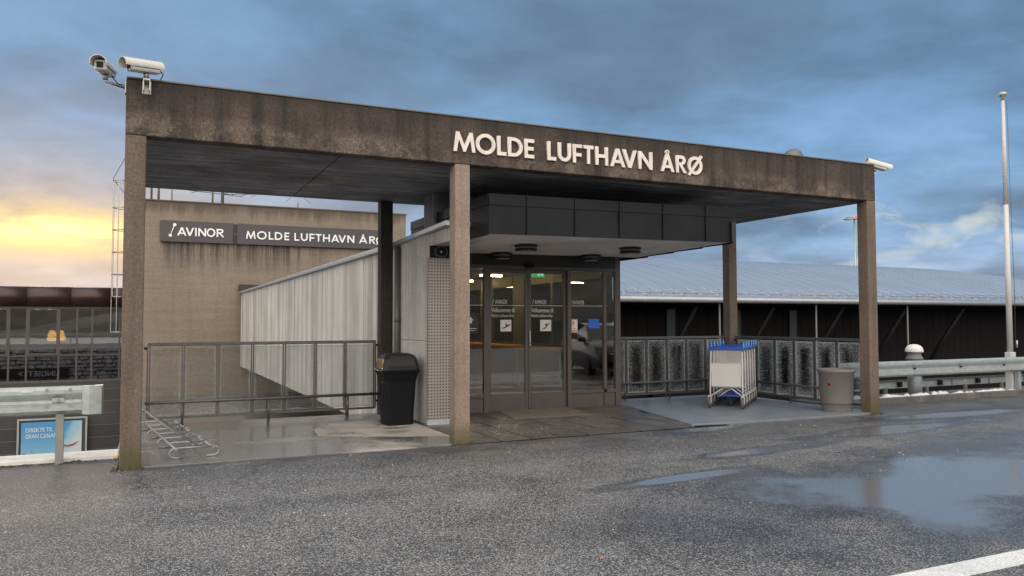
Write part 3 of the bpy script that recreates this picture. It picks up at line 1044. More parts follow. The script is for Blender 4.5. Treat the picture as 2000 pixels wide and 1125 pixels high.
# long board-marked corridor wall
y = 3.885
while y < 27.3:
    w = rnd.choice((.11, .14, .17, .2, .24, .3, .36))
    off = rnd.uniform(0, .010)
    MB().box(4.2 - off, 4.36, y + .003, y + w - .003, -.365, 2.88).build('board', 'boards', eb)
    y += w
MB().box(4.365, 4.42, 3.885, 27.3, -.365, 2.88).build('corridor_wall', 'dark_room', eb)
MB().box(4.205, 4.36, 27.36, 27.56, -.365, 2.88).build('end_trim', 'corten', eb)
MB().box(4.11, 4.9, 3.885, 27.5, 2.885, 2.965).build('corridor_coping', 'galv', eb, .01)
MB().box(4.62, 5.0, 5.2, 24, 2.966, 3.15).build('roof_upstand', 'wing', eb, .01)
MB().box(4.1, 5.9, 27.2, 27.57, 2.97, 3.28).build('end_flashing', 'frame_dark', eb)
MB().box(4.91, 8.5, 3.2, 27.5, 2.86, 2.965).build('corridor_roof', 'black', eb)
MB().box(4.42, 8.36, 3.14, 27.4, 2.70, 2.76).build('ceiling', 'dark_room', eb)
MB().box(4.42, 8.36, 3.06, 27.4, -.36, .012).build('corridor_floor', 'room_floor', eb)
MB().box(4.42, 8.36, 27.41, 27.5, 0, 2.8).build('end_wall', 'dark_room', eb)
# far side wall with window openings
ys = [3.2]
y = 3.25
for k in range(9):
    gy0, gy1 = (y, y + (2.4 if k == 0 else 1.25))
    MB().box(8.36, 8.40, gy0 + .05, gy1 - .05, .95 if k else .35, 2.45).build('window_pane', 'glass', eb)
    MB().box(8.33, 8.43, gy1 - .05, gy1 + .05 if k == 0 else gy1 + .75, -.3, 2.86).build('side_wall', 'frame' if k == 0 else 'dark_room', eb)
    MB().box(8.33, 8.43, gy0 + .05, gy1 - .05, -.3, .95 if k else .35).build('sill_wall', 'frame' if k == 0 else 'dark_room', eb)
    MB().box(8.33, 8.43, gy0 + .05, gy1 - .05, 2.45, 2.86).build('head_wall', 'frame_dark', eb)
    y = gy1 + (.0 if k == 0 else .75)
MB().box(8.33, 8.43, y, 27.4, -.3, 2.86).build('side_wall', 'dark_room', eb)
hr = MB().cyl((7.9, 4.2, 1.03), (7.9, 16, 1.03), .05, 14).build('handrail', 'wood', eb)
for yy in (4.5, 6.5, 8.5, 10.5, 12.5, 14.5):
    MB().cyl((7.9, yy, 1.0), (7.9, yy, .01), .018, 8).build('bracket', 'steel', hr)
for (tx, ty) in ((6.0, 4.6), (7.6, 7.3), (7.9, 9.8), (5.6, 9.5), (6.2, 12.5), (7.4, 15), (6.3, 18)):
    MB().box(tx - .26, tx + .26, ty - .05, ty + .05, 2.66, 2.699).build('tube_light', 'tube', eb)
ex = MB().box(6.78, 7.03, 3.50, 3.53, 2.43, 2.555).build('exit_sign', 'exit', eb)
MB().box(6.89, 6.92, 3.495, 3.499, 2.45, 2.535).box(6.95, 7.0, 3.495, 3.499, 2.46, 2.53).build('symbol', 'exit_white', ex)
MB().cyl((6.8, 3.51, 2.555), (6.8, 3.51, 2.70), .006, 6).cyl((7.0, 3.51, 2.555), (7.0, 3.51, 2.70), .006, 6).build('hanger', 'steel', ex)

# front glazing
Y0, Y1 = 3.05, 3.12


def fr(name, x0, x1, z0, z1, y0=Y0, y1=Y1, m='frame', p=None):
    return MB().box(x0, x1, y0, y1, z0, z1).build(name, m, p or eb, .004)


fr('header', 4.72, 8.30, 2.60, 2.80, 3.06, 3.13, 'frame_dark')
fr('head_rail', 4.72, 8.30, 2.535, 2.598)
fr('corner_post', 8.302, 8.42, .012, 2.80)
fr('post', 5.60, 5.70, .012, 2.534)
fr('post', 7.27, 7.35, .012, 2.534)
fr('post', 8.05, 8.11, .33, 2.534)
for (a, b_) in ((4.72, 5.598), (7.352, 8.048), (8.112, 8.30)):
    fr('sill_rail', a, b_, .27, .33)
    fr('kick_panel', a, b_, .012, .268, 3.075, 3.11)
    MB().box(a, b_, 3.085, 3.093, .332, 2.533).build('window_pane', 'glass', eb)
fr('kick_post', 8.05, 8.11, .012, .268)
# side return of the glazing behind the perforated panel
MB().box(4.70, 4.76, 1.98, 3.05, .012, 2.8).build('return_wall', 'frame', eb)


def leaf(x0, x1, label):
    dl = MB()
    ya, yb = 3.10, 3.15
    dl.box(x0, x0 + .055, ya, yb, .02, 2.53).box(x1 - .055, x1, ya, yb, .02, 2.53)
    dl.box(x0 + .055, x1 - .055, ya, yb, .02, .32).box(x0 + .055, x1 - .055, ya, yb, 2.47, 2.53)
    o = dl.build('door', 'frame', eb, .004)
    MB().box(x0 + .055, x1 - .055, 3.12, 3.128, .32, 2.47).build('door_pane', 'glass', o)
    return o


d1 = leaf(5.705, 6.482, 'left sliding door leaf')
d2 = leaf(6.488, 7.265, 'right sliding door leaf')
MB().box(6.50, 6.525, 3.075, 3.099, 1.21, 1.43).build('handle', 'steel', d2, .004)
MB().cyl((6.512, 3.099, 1.185), (6.512, 3.07, 1.185), .016, 12).build('lock', 'steel', d2)
# print on the glass
YG = 3.116
for (p_, x0, x1) in ((d1, 5.765, 6.42), (d2, 6.55, 7.205)):
    MB().box(x0, x1, YG - .001, YG, 1.882, 1.890).build('line_print', 'paper', p_)
    text('AVINOR', .105, 'lettering', 'paper', p_, x0 + .075, YG, 1.915, .0005, width=.24)
    MB().cyl((x0 + .025, YG, 1.915), (x0 + .055, YG, 1.995), .004, 6).build('logo_mark', 'paper', p_)
    text('Velkommen til', .115, 'lettering', 'paper', p_, x0 + .005, YG, 1.765, .0005, width=.45)
    text('Molde Lufthavn Årø', .075, 'lettering', 'paper', p_, x0 + .005, YG, 1.68, .0005, width=.43)
for (p_, x0, x1, up) in ((d1, 5.945, 6.155, -1), (d2, 6.735, 6.96, 1)):
    st_ = MB().box(x0, x1, YG - .002, YG, 1.425, 1.63).build('pictogram', 'paper', p_, .0)
    cx, cz = (x0 + x1) / 2, 1.53
    pl = [(-.085, -.045), (-.05, -.045), (.0, -.012), (-.02, .03), (.005, .035), (.035, .01), (.08, .035), (.09, .022), (.03, -.022), (-.04, -.062), (-.085, -.06)]
    sl2 = R(12 if up > 0 else -6)
    pl = [(cx + a * math.cos(sl2) - b_ * math.sin(sl2), cz + a * math.sin(sl2) + b_ * math.cos(sl2)) for a, b_ in pl]
    MB().extrude(pl, 'y', YG - .004, YG - .0025).build('symbol', 'blacksticker', st_)
YF = 3.082
MB().box(7.36, 8.04, YF - .001, YF, 1.882, 1.890).build('line_print', 'paper', eb)
MB().box(4.95, 5.59, YF - .001, YF, 1.882, 1.890).build('line_print', 'paper', eb)
text('AVINOR', .105, 'lettering', 'paper', eb, 7.40, YF, 1.915, .0005, width=.24)
MB().cyl((7.365, YF, 1.915), (7.39, YF, 1.995), .004, 6).build('logo_mark', 'paper', eb)
nr = MB().box(7.36, 7.50, YF - .002, YF, 1.39, 1.645).build('notice', 'paper_red', eb)
MB().box(7.375, 7.485, YF - .004, YF - .0025, 1.41, 1.625).build('print', 'paper', nr)
MB().box(7.385, 7.42, YF - .006, YF - .0045, 1.53, 1.60).box(7.385, 7.475, YF - .006, YF - .0045, 1.42, 1.44).box(7.40, 7.46, YF - .006, YF - .0045, 1.46, 1.475).build('print_block', 'paper_red', nr)
MB().box(7.73, 7.965, YF - .002, YF, 1.47, 1.645).build('sticker', 'bluesticker', eb)
bs = MB().box(5.10, 5.51, YF - .002, YF, 1.395, 1.745).build('sticker', 'blacksticker', eb)
MB().extrude([(5.30, 1.62), (5.36, 1.68), (5.42, 1.62), (5.385, 1.62), (5.385, 1.57), (5.335, 1.57), (5.335, 1.62)], 'y', YF - .004, YF - .0025).build('arrow', 'paper', bs)
MB().box(5.30, 5.47, YF - .004, YF - .0025, 1.475, 1.485).box(5.30, 5.45, YF - .004, YF - .0025, 1.445, 1.452).build('print', 'paper', bs)
# sensor above the doors
MB().box(6.40, 6.56, 2.97, 3.055, 2.56, 2.63).build('door_sensor', 'dark', eb, .01)

# black fascia box with seamed panels; its underside falls a little to the left and the back


def zb(x, y):
    return 2.824 + (x - 4.51) * .0115 - (y - .35) * .018


XA, XB, YA, YB = 4.51, 8.82, .35, 3.8
MB().hexa([(XA + .01, YA + .012, zb(XA, YA) + .02), (XB - .01, YA + .012, zb(XB, YA) + .02), (XB - .01, YB, zb(XB, YB) + .02), (XA + .01, YB, zb(XA, YB) + .02),
           (XA + .01, YA + .012, 3.36), (XB - .01, YA + .012, 3.40), (XB - .01, YB, 3.40), (XA + .01, YB, 3.36)]).build('fascia_core', 'lamp_black', eb)
MB().hexa([(XA + .02, YA + .02, zb(XA, YA)), (XB - .02, YA + .02, zb(XB, YA)), (XB - .02, 3.045, zb(XB, 3.045)), (XA + .02, 3.045, zb(XA, 3.045)),
           (XA + .02, YA + .02, zb(XA, YA) + .019), (XB - .02, YA + .02, zb(XB, YA) + .019), (XB - .02, 3.045, zb(XB, 3.045) + .019), (XA + .02, 3.045, zb(XA, 3.045) + .019)]).build('box_soffit', 'box_soffit', eb)
seams = [XA, 5.10, 5.88, 6.645, 7.44, 8.26, XB]
for i in range(6):
    a, b_ = seams[i] + .002, seams[i + 1] - .002
    q = rnd.uniform(-.003, .003)
    MB().hexa([(a, YA - .002 + q, zb(a, YA) - .01), (b_, YA - .002, zb(b_, YA) - .01), (b_, YA + .011, zb(b_, YA) - .01), (a, YA + .011, zb(a, YA) - .01),
               (a, YA - .002, 3.215 + (a - XA) * .012), (b_, YA - .002 - q, 3.215 + (b_ - XA) * .012), (b_, YA + .011, 3.215 + (b_ - XA) * .012), (a, YA + .011, 3.215 + (a - XA) * .012)]).build('fascia_panel', 'black', eb)
    MB().hexa([(a, YA - .014, 3.217 + (a - XA) * .012), (b_, YA - .014, 3.217 + (b_ - XA) * .012), (b_, YA + .011, 3.217 + (b_ - XA) * .012), (a, YA + .011, 3.217 + (a - XA) * .012),
               (a, YA - .010 + q, 3.375 + (a - XA) * .01), (b_, YA - .010, 3.375 + (b_ - XA) * .01), (b_, YA + .011, 3.375 + (b_ - XA) * .01), (a, YA + .011, 3.375 + (a - XA) * .01)]).build('flashing', 'black', eb)
    if i:
        MB().box(a - .010, a + .004, YA - .028, YA - .003, zb(a, YA) - .008, 3.385 + (a - XA) * .01).build('seam', 'black', eb)
for (a, b_) in ((YA + .013, 1.1), (1.104, 1.9), (1.904, 2.7), (2.704, YB)):
    for xx, s_ in ((XA, -1), (XB, 1)):
        MB().box(min(xx, xx - s_ * .009), max(xx, xx - s_ * .009), a, b_, zb(xx, b_) - .012, 3.22).build('side_panel', 'black', eb)
        MB().box(min(xx + s_ * .012, xx - s_ * .009), max(xx + s_ * .012, xx - s_ * .009), a, b_, 3.222, 3.37).build('flashing', 'black', eb)
MB().box(XB - .06, XB + .02, YA - .045, YA - .016, 2.88, 3.2).build('drip_stain', 'lamp_black', eb)

# perforated panel with loudspeaker above
MB().box(4.170, 4.70, 1.90, 1.952, .10, 2.585).build('perforated_panel', 'perf', eb)
MB().box(4.165, 4.70, 1.905, 1.952, .015, .098).build('panel_base', 'galv', eb)
ls = empty('loudspeaker', (4.35, 1.9, 2.59), 'black horn loudspeaker set above the perforated panel', 'loudspeaker')
MB().box(4.19, 4.70, 1.86, 1.95, 2.59, 2.765).build('housing', 'dark', ls, .006)
MB().box(4.168, 4.188, 1.88, 1.952, 2.588, 2.768).build('side_trim', 'wing', ls)
hb = [(4.37 + .095 * math.copysign(abs(math.cos(q)) ** .6, math.cos(q)), 2.678 + .07 * math.copysign(abs(math.sin(q)) ** .6, math.sin(q))) for q in [2 * math.pi * i / 28 for i in range(28)]]
rim = MB().tube([(a, 1.852, b_) for a, b_ in hb], .006, 6, True)
rim.build('horn_rim', 'rail_dark', ls)
MB().cyl((4.37, 1.859, 2.678), (4.37, 1.845, 2.678), .014, 12).build('driver', 'white', ls)
# downpipe in the corner
dpo = tag(MB().tube([(4.14, 3.40, 2.90), (4.14, 3.40, .03)], .05, 14).cyl((4.14, 3.40, 1.6), (4.14, 3.40, 1.66), .056, 14).build('downpipe', 'rail_dark'), 'grey downpipe between the rear column and the pale wing wall', 'downpipe')
# round ceiling lamps under the box
for (lx, ly, w1) in ((5.69, 1.57, 'beside the square column'), (5.84, 2.82, 'near the black arrow sticker'), (7.62, 2.80, 'above the pane with the blue sticker'), (7.61, 1.50, 'towards the outer corner of the soffit')):
    e = empty('ceiling_lamp', (lx, ly, zb(lx, ly)), 'round black ceiling lamp on the grey soffit ' + w1, 'lamp', 'lamps under the entrance soffit')
    z = zb(lx, ly)
    MB().lathe((lx, ly, z - .04), [(.17, 0), (.185, .01), (.185, .03), (.17, .0399)], 28).build('housing', 'lamp_black', e)
    MB().lathe((lx, ly, z - .06), [(.155, 0), (.155, .0199)], 28).build('diffuser', 'lamp_glass', e)
    MB().lathe((lx, ly, z - .095), [(.14, -.008), (.172, 0), (.18, .015), (.172, .034)], 28).build('lower_ring', 'lamp_black', e)
    MB().lathe((lx, ly, z - .108), [(.05, -.006), (.13, 0), (.13, .004)], 24).build('glass', 'lamp_glass', e)
# door mat
tag(MB().hexa([(5.66, 1.98, .021), (7.10, 1.93, .021), (7.26, 3.03, .021), (5.86, 3.03, .021), (5.66, 1.98, .034), (7.10, 1.93, .034), (7.26, 3.03, .034), (5.86, 3.03, .034)]).build('door_mat', 'mat'),
    'brown ribbed mat lying before the sliding doors', 'door mat')


# ================================================================== RAILINGS
def railing(name, label, p0, p1, posts, glassmat, bump_side, clamps=True):
    """posts: distances along the run; bump_side: unit normal to the walkway side"""
    p0, p1 = Vector((*p0, 0)), Vector((*p1, 0))
    dv = (p1 - p0)
    Ln = dv.length
    dv.normalize()
    nv = Vector((*bump_side, 0))
    e = empty(name, (p0 + p1) / 2, label, 'railing')

    def pt(s, z, off=0.0):
        q = p0 + dv * s + nv * off
        return (q.x, q.y, z)

    def bar(s0, s1, o0, o1, z0, z1):
        a, b_ = pt(s0, 0, o0), pt(s1, 0, o1)
        c = [pt(s0, z0, o0), pt(s1, z0, o0), pt(s1, z0, o1), pt(s0, z0, o1), pt(s0, z1, o0), pt(s1, z1, o0), pt(s1, z1, o1), pt(s0, z1, o1)]
        return MB().hexa(c)
    bar(0, Ln, -.03, .03, 1.235, 1.285).build('top_rail', 'rail', e, .006)
    bar(0, Ln, -.02, .02, .115, .15).build('bottom_rail', 'rail', e, .004)
    for s in [0.016] + list(posts) + [Ln - .016]:
        bar(s - .026, s - .006, -.018, .018, .151, 1.234).build('post', 'rail', e)
        bar(s + .006, s + .026, -.018, .018, .151, 1.234).build('post', 'rail', e)
    pp_ = [0.016] + list(posts) + [Ln - .016]
    for a, b_ in zip(pp_[:-1], pp_[1:]):
        bar(a + .034, b_ - .034, -.004, .004, .165, 1.215).build('pane', glassmat, e)
    # trolley bumper rail
    br = MB().cyl(pt(-.03, .375, .10), pt(Ln + .03, .375, .10), .024, 10).build('bumper_rail', 'rail', e)
    k = 0
    for s in (Ln * .14, Ln * .5, Ln * .86):
        MB().cyl(pt(s, .36, .10), pt(s, .02, .10), .017, 8).build('stanchion', 'rail', br)
        bar(s - .012, s + .012, -.018, -.032, -.08, .2).build('foot', 'rail', e)
    for s in (-.02, Ln + .02):
        for z in (.25, 1.20):
            MB().cyl(pt(s - .03, z), pt(s + .03, z), .018, 8).build('clamp', 'dark', e)
    return e


railing('glass_railing', 'steel railing with seven clear grimy panes beside the bicycle rack', (.285, 3.70), (3.845, 3.70), [.505, 1.015, 1.535, 2.035, 2.535, 3.035], 'glass_l', (0, -1))
railing('glass_railing', 'steel railing with rain specked panes running from the glazed entrance to the corner column', (8.46, 3.70), (11.43, 3.70), [.505, .995, 1.495, 1.99, 2.48], 'glass_r', (0, -1))
railing('glass_railing', 'steel railing with rain specked panes running behind the grey tub bin', (11.58, 3.46), (11.58, .25), [.60, 1.11, 1.62, 2.13, 2.65], 'glass_s', (-1, 0))

# ================================================================== BIKE RACK
rk = empty('bicycle_rack', (.75, 1.8, .02), 'low galvanised bicycle rack with slanting hoops before the seven pane railing', 'bicycle rack')
zb0 = .13
MB().cyl((.53, .36, zb0), (.53, 3.25, zb0), .013, 8).build('side_rail', 'rackm', rk)
MB().cyl((.93, .36, zb0), (.93, 3.25, zb0), .013, 8).build('side_rail', 'rackm', rk)
for i in range(7):
    yy = .38 + i * .47
    MB().cyl((.53, yy, zb0 + .012), (.93, yy, zb0 + .012), .011, 8).build('cross_bar', 'rackm', rk)
    if i % 2 == 0:
        pts = [(.53 + .4 * 0, yy, zb0)]
        fo = [(.53 - .0 - .075 * math.sin(R(a)), yy + .01, .085 + .055 * math.cos(R(a))) for a in range(0, 181, 20)] + [(.60, yy + .01, .032)]
        MB().tube([(.66, yy + .01, .14)] + fo, .011, 7).build('foot', 'rackm', rk)
        fo = [(.93 + .075 * math.sin(R(a)), yy + .01, .085 + .055 * math.cos(R(a))) for a in range(0, 181, 20)] + [(.86, yy + .01, .032)]
        MB().tube([(.80, yy + .01, .14)] + fo, .011, 7).build('foot', 'rackm', rk)
for i in range(6):
    yy = .62 + i * .47
    hp = [(.80, yy - .035, zb0), (.42, yy - .035, .39)] + [(.42 - .035 * math.sin(R(a)) * .8, yy - .035 * math.cos(R(a)), .39 + .035 * math.sin(R(a))) for a in range(20, 161, 28)] + [(.42, yy + .035, .39), (.80, yy + .035, zb0)]
    MB().tube(hp, .0085, 7).build('hoop', 'rackm', rk)

rk.rotation_euler.z = R(6.5)
rk.location.x = .64
# ================================================================== LITTER BIN
bn = empty('litter_bin', (3.80, 2.28, .02), 'black plastic litter bin with domed hood beside the pale wing wall', 'bin')


def ring(x0, x1, y0, y1, z, c=.05):
    return [(x0 + c, y0, z), (x1 - c, y0, z), (x1, y0 + c, z), (x1, y1 - c, z), (x1 - c, y1, z), (x0 + c, y1, z), (x0, y1 - c, z), (x0, y0 + c, z)]


def loft(rings, cap0=True, cap1=True, smooth=False):
    b = MB()
    n = len(rings[0])
    vs = [p for r_ in rings for p in r_]
    fs = [(j * n + i, j * n + (i + 1) % n, (j + 1) * n + (i + 1) % n, (j + 1) * n + i) for j in range(len(rings) - 1) for i in range(n)]
    b.add(vs, fs, smooth)
    if cap0: b.add(rings[0], [tuple(range(n))[::-1]])
    if cap1: b.add(rings[-1], [tuple(range(n))])
    return b


def bring(s, z, c=.05):
    return ring(3.80 - s, 3.80 + s, 2.28 - s * .96, 2.28 + s * .96, z, c)


loft([bring(.212, .024), bring(.215, .05), bring(.238, .55), bring(.246, .68), bring(.272, .80), bring(.285, .822)]).build('body', 'binblack', bn, .008)
loft([bring(.292, .824), bring(.296, .845), bring(.287, .85)]).build('rim', 'binblack', bn, .004)
loft([bring(.286, .851), bring(.283, .93, .06), bring(.262, 1.03, .07), bring(.235, 1.085, .08), bring(.17, 1.112, .09), bring(.06, 1.122, .03)]).build('hood', 'binhood', bn, .012)
fl = MB().hexa([(3.509, 2.08, .875), (3.53, 2.08, .875), (3.53, 2.46, .875), (3.509, 2.46, .875), (3.528, 2.12, 1.03), (3.56, 2.12, 1.03), (3.56, 2.43, 1.03), (3.528, 2.43, 1.03)])
fl.build('flap', 'flap', bn, .01)
MB().tube([(3.507, 2.05, .90), (3.504, 2.08, .862), (3.50, 2.27, .848), (3.504, 2.47, .862), (3.507, 2.5, .90)], .009, 6).build('flap_trim', 'chrome', bn)
MB().box(3.551, 3.5565, 2.20, 2.23, .66, .69).build('sticker', 'red', bn)

# ================================================================== ROUND GREY PLANTER-LIKE BIN
PX, PY = 11.21, .50
pl_ = empty('ash_bin', (PX, PY, .03), 'grey brown round tub bin standing beside the end column', 'bin')
MB().lathe((PX, PY, .03), [(.245, 0), (.25, .015), (.252, .13), (.258, .135)], 32).build('base', 'planter', pl_)
MB().lathe((PX, PY, .03), [(.264, .136), (.268, .15), (.292, .66), (.305, .67), (.318, .69), (.318, .715), (.305, .73), (.285, .728), (.278, .70), (.26, .40), (0, .39)], 36).build('tub', 'planter', pl_)
cd = Vector((CP.x - PX, CP.y - PY, 0)).normalized()
ca = math.atan2(cd.y, cd.x) - .42
T = Matrix.Translation((PX, PY, .50)) @ Matrix.Rotation(ca, 4, 'Z')
bd = MB().cyl((.279, 0, 0), (.288, 0, 0), .034, 18).build('badge', 'red', pl_, 0, T)
MB().cyl((.288, 0, .004), (.290, 0, .004), .022, 14).build('emblem', 'dark', bd, 0, T)

# ================================================================== LUGGAGE TROLLEYS
FD = Vector((.76, .65, 0)).normalized()
LD = Vector((FD.y, -FD.x, 0))


def trolley(pos):
    e = bpy.data.objects.new('luggage_trolley', None)
    COL.objects.link(e)
    e.location = pos
    T = Matrix(((LD.x, FD.x, 0, pos[0]), (LD.y, FD.y, 0, pos[1]), (0, 0, 1, pos[2]), (0, 0, 0, 1)))
    # local: x = across, y = away from the camera side, z up
    for s in (-1, 1):
        MB().tube([(s * .285, .02, .16), (s * .285, .02, .40), (s * .275, .05, .98), (s * .27, .07, 1.05)], .014, 10).build('side_post', 'white', e, 0, T)
        MB().tube([(s * .285, .02, .20), (s * .27, .25, .23), (s * .20, .62, .20)], .015, 8).build('base_rail', 'white', e, 0, T)
        hp = [(s * .29, .0, 1.02)] + [(s * .315, .03 + .045 * math.cos(R(a)) - .02, 1.12 + .075 * math.sin(R(a))) for a in range(200, -60, -26)]
        MB().tube(hp, .009, 8).build('handle_loop', 'blue_light', e, 0, T)
        w = MB().lathe((0, 0, 0), [(.055, -.018), (.088, -.02), (.098, -.010), (.098, .010), (.088, .02), (.055, .018)], 20)
        W_ = T @ Matrix.Translation((s * .29, -.01, .098)) @ Matrix.Rotation(R(90), 4, 'Y')
        wh = w.build('wheel', 'tyre', e, 0, W_)
        MB().lathe((0, 0, 0), [(.054, -.014), (.054, .014)], 16).build('rim', 'white', wh, 0, W_)
        MB().box(s * .29 - .028, s * .29 - .022, -.055, .04, .09, .215).box(s * .29 + .022, s * .29 + .028, -.055, .04, .09, .215).box(s * .29 - .028, s * .29 + .028, -.055, .04, .205, .222).build('fork', 'white', e, 0, T)
    W_ = T @ Matrix.Translation((.0, .55, .088)) @ Matrix.Rotation(R(90), 4, 'Y')
    wh = MB().lathe((0, 0, 0), [(.04, -.018), (.08, -.02), (.088, -.01), (.088, .01), (.08, .02), (.04, .018)], 18).build('wheel', 'tyre', e, 0, W_)
    MB().box(-.268, .268, .045, .057, .385, .80).build('advert_board', 'white', e, .004, T)
    MB().box(-.265, .265, .058, .066, .375, .39).build('lower_bar', 'steel', e, 0, T)
    MB().box(-.285, .285, .035, .105, 1.035, 1.10).build('handle_bar', 'blue', e, .012, T)
    mm = MB()
    for i in range(23):
        xx = -.255 + i * .0232
        mm.box(xx - .002, xx + .002, .052, .056, .802, 1.034)
    for i in range(10):
        zz = .812 + i * .0235
        mm.box(-.262, .262, .0565, .0605, zz - .002, zz + .002)
    tag(mm.build('basket_mesh', 'mesh', e, 0, T), kind='stuff')
    MB().tube([(-.27, .03, .22), (-.06, .12, .36), (.06, .12, .36), (.27, .03, .22)], .012, 8).build('brace', 'white', e, 0, T)
    MB().tube([(-.14, .0, .20), (.02, .10, .33)], .010, 8).build('brake_rod', 'steel', e, 0, T)
    MB().box(-.20, .20, .20, .60, .19, .215).build('deck', 'blue', e, .006, T)
    return e


tr0 = trolley((9.72, 1.62, .032))
lab = ['white luggage trolley with blue handle, foremost of the nested row and showing its board', 'second luggage trolley of the nested row, behind the board facing the road',
       'third luggage trolley in the nested row by the corner column', 'fourth luggage trolley in the nested row by the corner column',
       'fifth luggage trolley in the nested row, next to last before the railing', 'last luggage trolley of the nested row, against the railing corner']
for i in range(6):
    o = tr0 if i == 0 else copy_tree(tr0)
    o.location = Vector((9.72, 1.62, .032)) + FD * (.345 * i)
    tag(o, lab[i], 'trolley', 'nested luggage trolleys')


# ================================================================== GUARDRAILS
def wbeam(y, zc):
    """W profile in (y,z), bulging towards -y"""
    pr = [(0, -.155), (-.03, -.15), (-.08, -.115), (-.08, -.075), (-.02, -.03), (-.0, -.0), (-.02, .03), (-.08, .075), (-.08, .115), (-.03, .15), (0, .155)]
    fr_ = [(y + a, zc + b_) for a, b_ in pr]
    bk = [(y + a + .006, zc + b_) for a, b_ in reversed(pr)]
    return fr_ + bk


gl_ = empty('guardrail', (-3, .66, 0), 'galvanised guardrail with a boxed end piece before the travel banner', 'guardrail')
for a, b_ in ((-30.4, -8.38), (-8.376, -4.38), (-4.376, -.40)):
    MB().extrude(wbeam(.70, .725), 'x', a, b_).build('beam', 'galv', gl_)
MB().hexa([(-.40, .615, .57), (-.37, .61, .57), (-.37, .70, .57), (-.40, .70, .57), (-.40, .615, .88), (-.37, .61, .88), (-.37, .70, .88), (-.40, .70, .88)]).build('end_plate', 'galv', gl_)
MB().extrude([(-.399, .60), (-.33, .545), (-.20, .565), (-.185, .62), (-.19, .70), (-.25, .705), (-.30, .60), (-.395, .66)], 'z', .56, .885).build('end_piece', 'galv', gl_, .004)
for px in (-.625, -4.6, -8.6, -12.6, -16.6):
    MB().box(px - .04, px + .04, .715, .80, -.3, .60).build('post', 'steel', gl_)
for (bx_, bz) in ((-.52, .845), (-.75, .845), (-.52, .775), (-.75, .775), (-.64, .725), (-.52, .66), (-.75, .66)):
    yy = .612 if bz > .8 or bz < .67 else .66
    MB().cyl((bx_, yy + .012, bz), (bx_, yy - .008, bz), .016, 10).build('bolt', 'steel', gl_)
MB().box(-.70, -.58, .672, .690, .70, .75).build('washer_plate', 'galv', gl_)
MB().box(-.99, -.88, .612, .6185, .825, .85).build('maker_label', 'paper', gl_)
gr = empty('guardrail', (16, 1.2, 0), 'galvanised guardrail along the kerb before the flagpole', 'guardrail')
for a, b_ in ((L + .26, 15.7), (15.704, 19.7), (19.704, 40)):
    MB().extrude(wbeam(1.28, .645), 'x', a, b_).build('beam', 'galv', gr)
for px in (17.6, 21.5, 25.5, 29.5, 33.5):
    MB().box(px - .05, px + .05, 1.30, 1.38, -.2, .60).build('post', 'galv', gr)
for px in (12.4, 14.2, 15.6, 17.0, 18.4):
    MB().cyl((px, 1.262, .645), (px, 1.235, .645), .018, 8).build('bolt', 'dark', gr)
g2 = empty('guardrail', (17, 2.6, -.3), 'lower guardrail seen from its back behind the kerb', 'guardrail')
MB().box(11.9, 40, 2.62, 2.66, .10, .255).build('beam', 'galv', g2)
MB().box(11.9, 40, 2.58, 2.619, .255, .285).build('top_flange', 'rail', g2)
px = 12.3
while px < 26:
    MB().box(px - .03, px + .03, 2.55, 2.61, -.5, .12).build('post', 'steel', g2)
    MB().box(px + .42, px + .50, 2.54, 2.619, .13, .24).build('spacer', 'dark', g2)
    MB().box(px + .9, px + .92, 2.59, 2.619, .10, .255).build('rib', 'steel', g2)
    px += 1.33
struct(bx('lower_verge', 11.95, 60, 2.11, 3.4, -1.2, -.25, 'earth'))

# old snow along the kerb, moss and litter at the left ledge
sn = MB()
x = L + .08
while x < 17.4:
    r_ = rnd.uniform(.05, .11)
    yy = 1.26 + rnd.uniform(-.05, .06)
    n = 9
    h = rnd.uniform(.05, .12)
    base = [(x + r_ * 1.5 * math.cos(2 * math.pi * i / n) * rnd.uniform(.8, 1.15), yy + r_ * math.sin(2 * math.pi * i / n) * rnd.uniform(.8, 1.1), .05) for i in range(n)]
    mid = [(x + (a[0] - x) * .72, yy + (a[1] - yy) * .72, .06 + h * rnd.uniform(.6, .85)) for a in base]
    sn.add(base + mid + [(x, yy, .06 + h)], [(i, (i + 1) % n, n + (i + 1) % n, n + i) for i in range(n)] + [(n + i, n + (i + 1) % n, 2 * n) for i in range(n)], True)
    x += rnd.uniform(.07, .2)
tag(sn.build('snow', 'snow'), 'lumps of old snow along the kerb under the guardrail', 'snow', kind='stuff')
ms = MB()
for k in range(160):
    x = -rnd.uniform(.25, 3.2)
    yy = .83 + rnd.uniform(-.12, .03)
    r_ = rnd.uniform(.012, .04)
    n = 6
    base = [(x + r_ * 1.4 * math.cos(2 * math.pi * i / n), yy + r_ * math.sin(2 * math.pi * i / n), -.002) for i in range(n)]
    ms.add(base + [(x, yy, rnd.uniform(.006, .018))], [(i, (i + 1) % n, n) for i in range(n)], True)
for cx, cy in ((.1, -.02), (XM + .1, -.02), (L - .1, -.03)):
    for k in range(26):
        x, yy = cx + rnd.uniform(-.16, .14), cy + rnd.uniform(-.03, .015)
        r_ = rnd.uniform(.012, .03)
        base = [(x + r_ * math.cos(2 * math.pi * i / 6), yy + r_ * math.sin(2 * math.pi * i / 6), -.002) for i in range(6)]
        ms.add(base + [(x, yy, rnd.uniform(.01, .05))], [(i, (i + 1) % 6, 6) for i in range(6)], True)
tag(ms.build('moss', 'moss'), 'green moss along the foot of the ledge and columns', 'moss', kind='stuff')
gv = MB()
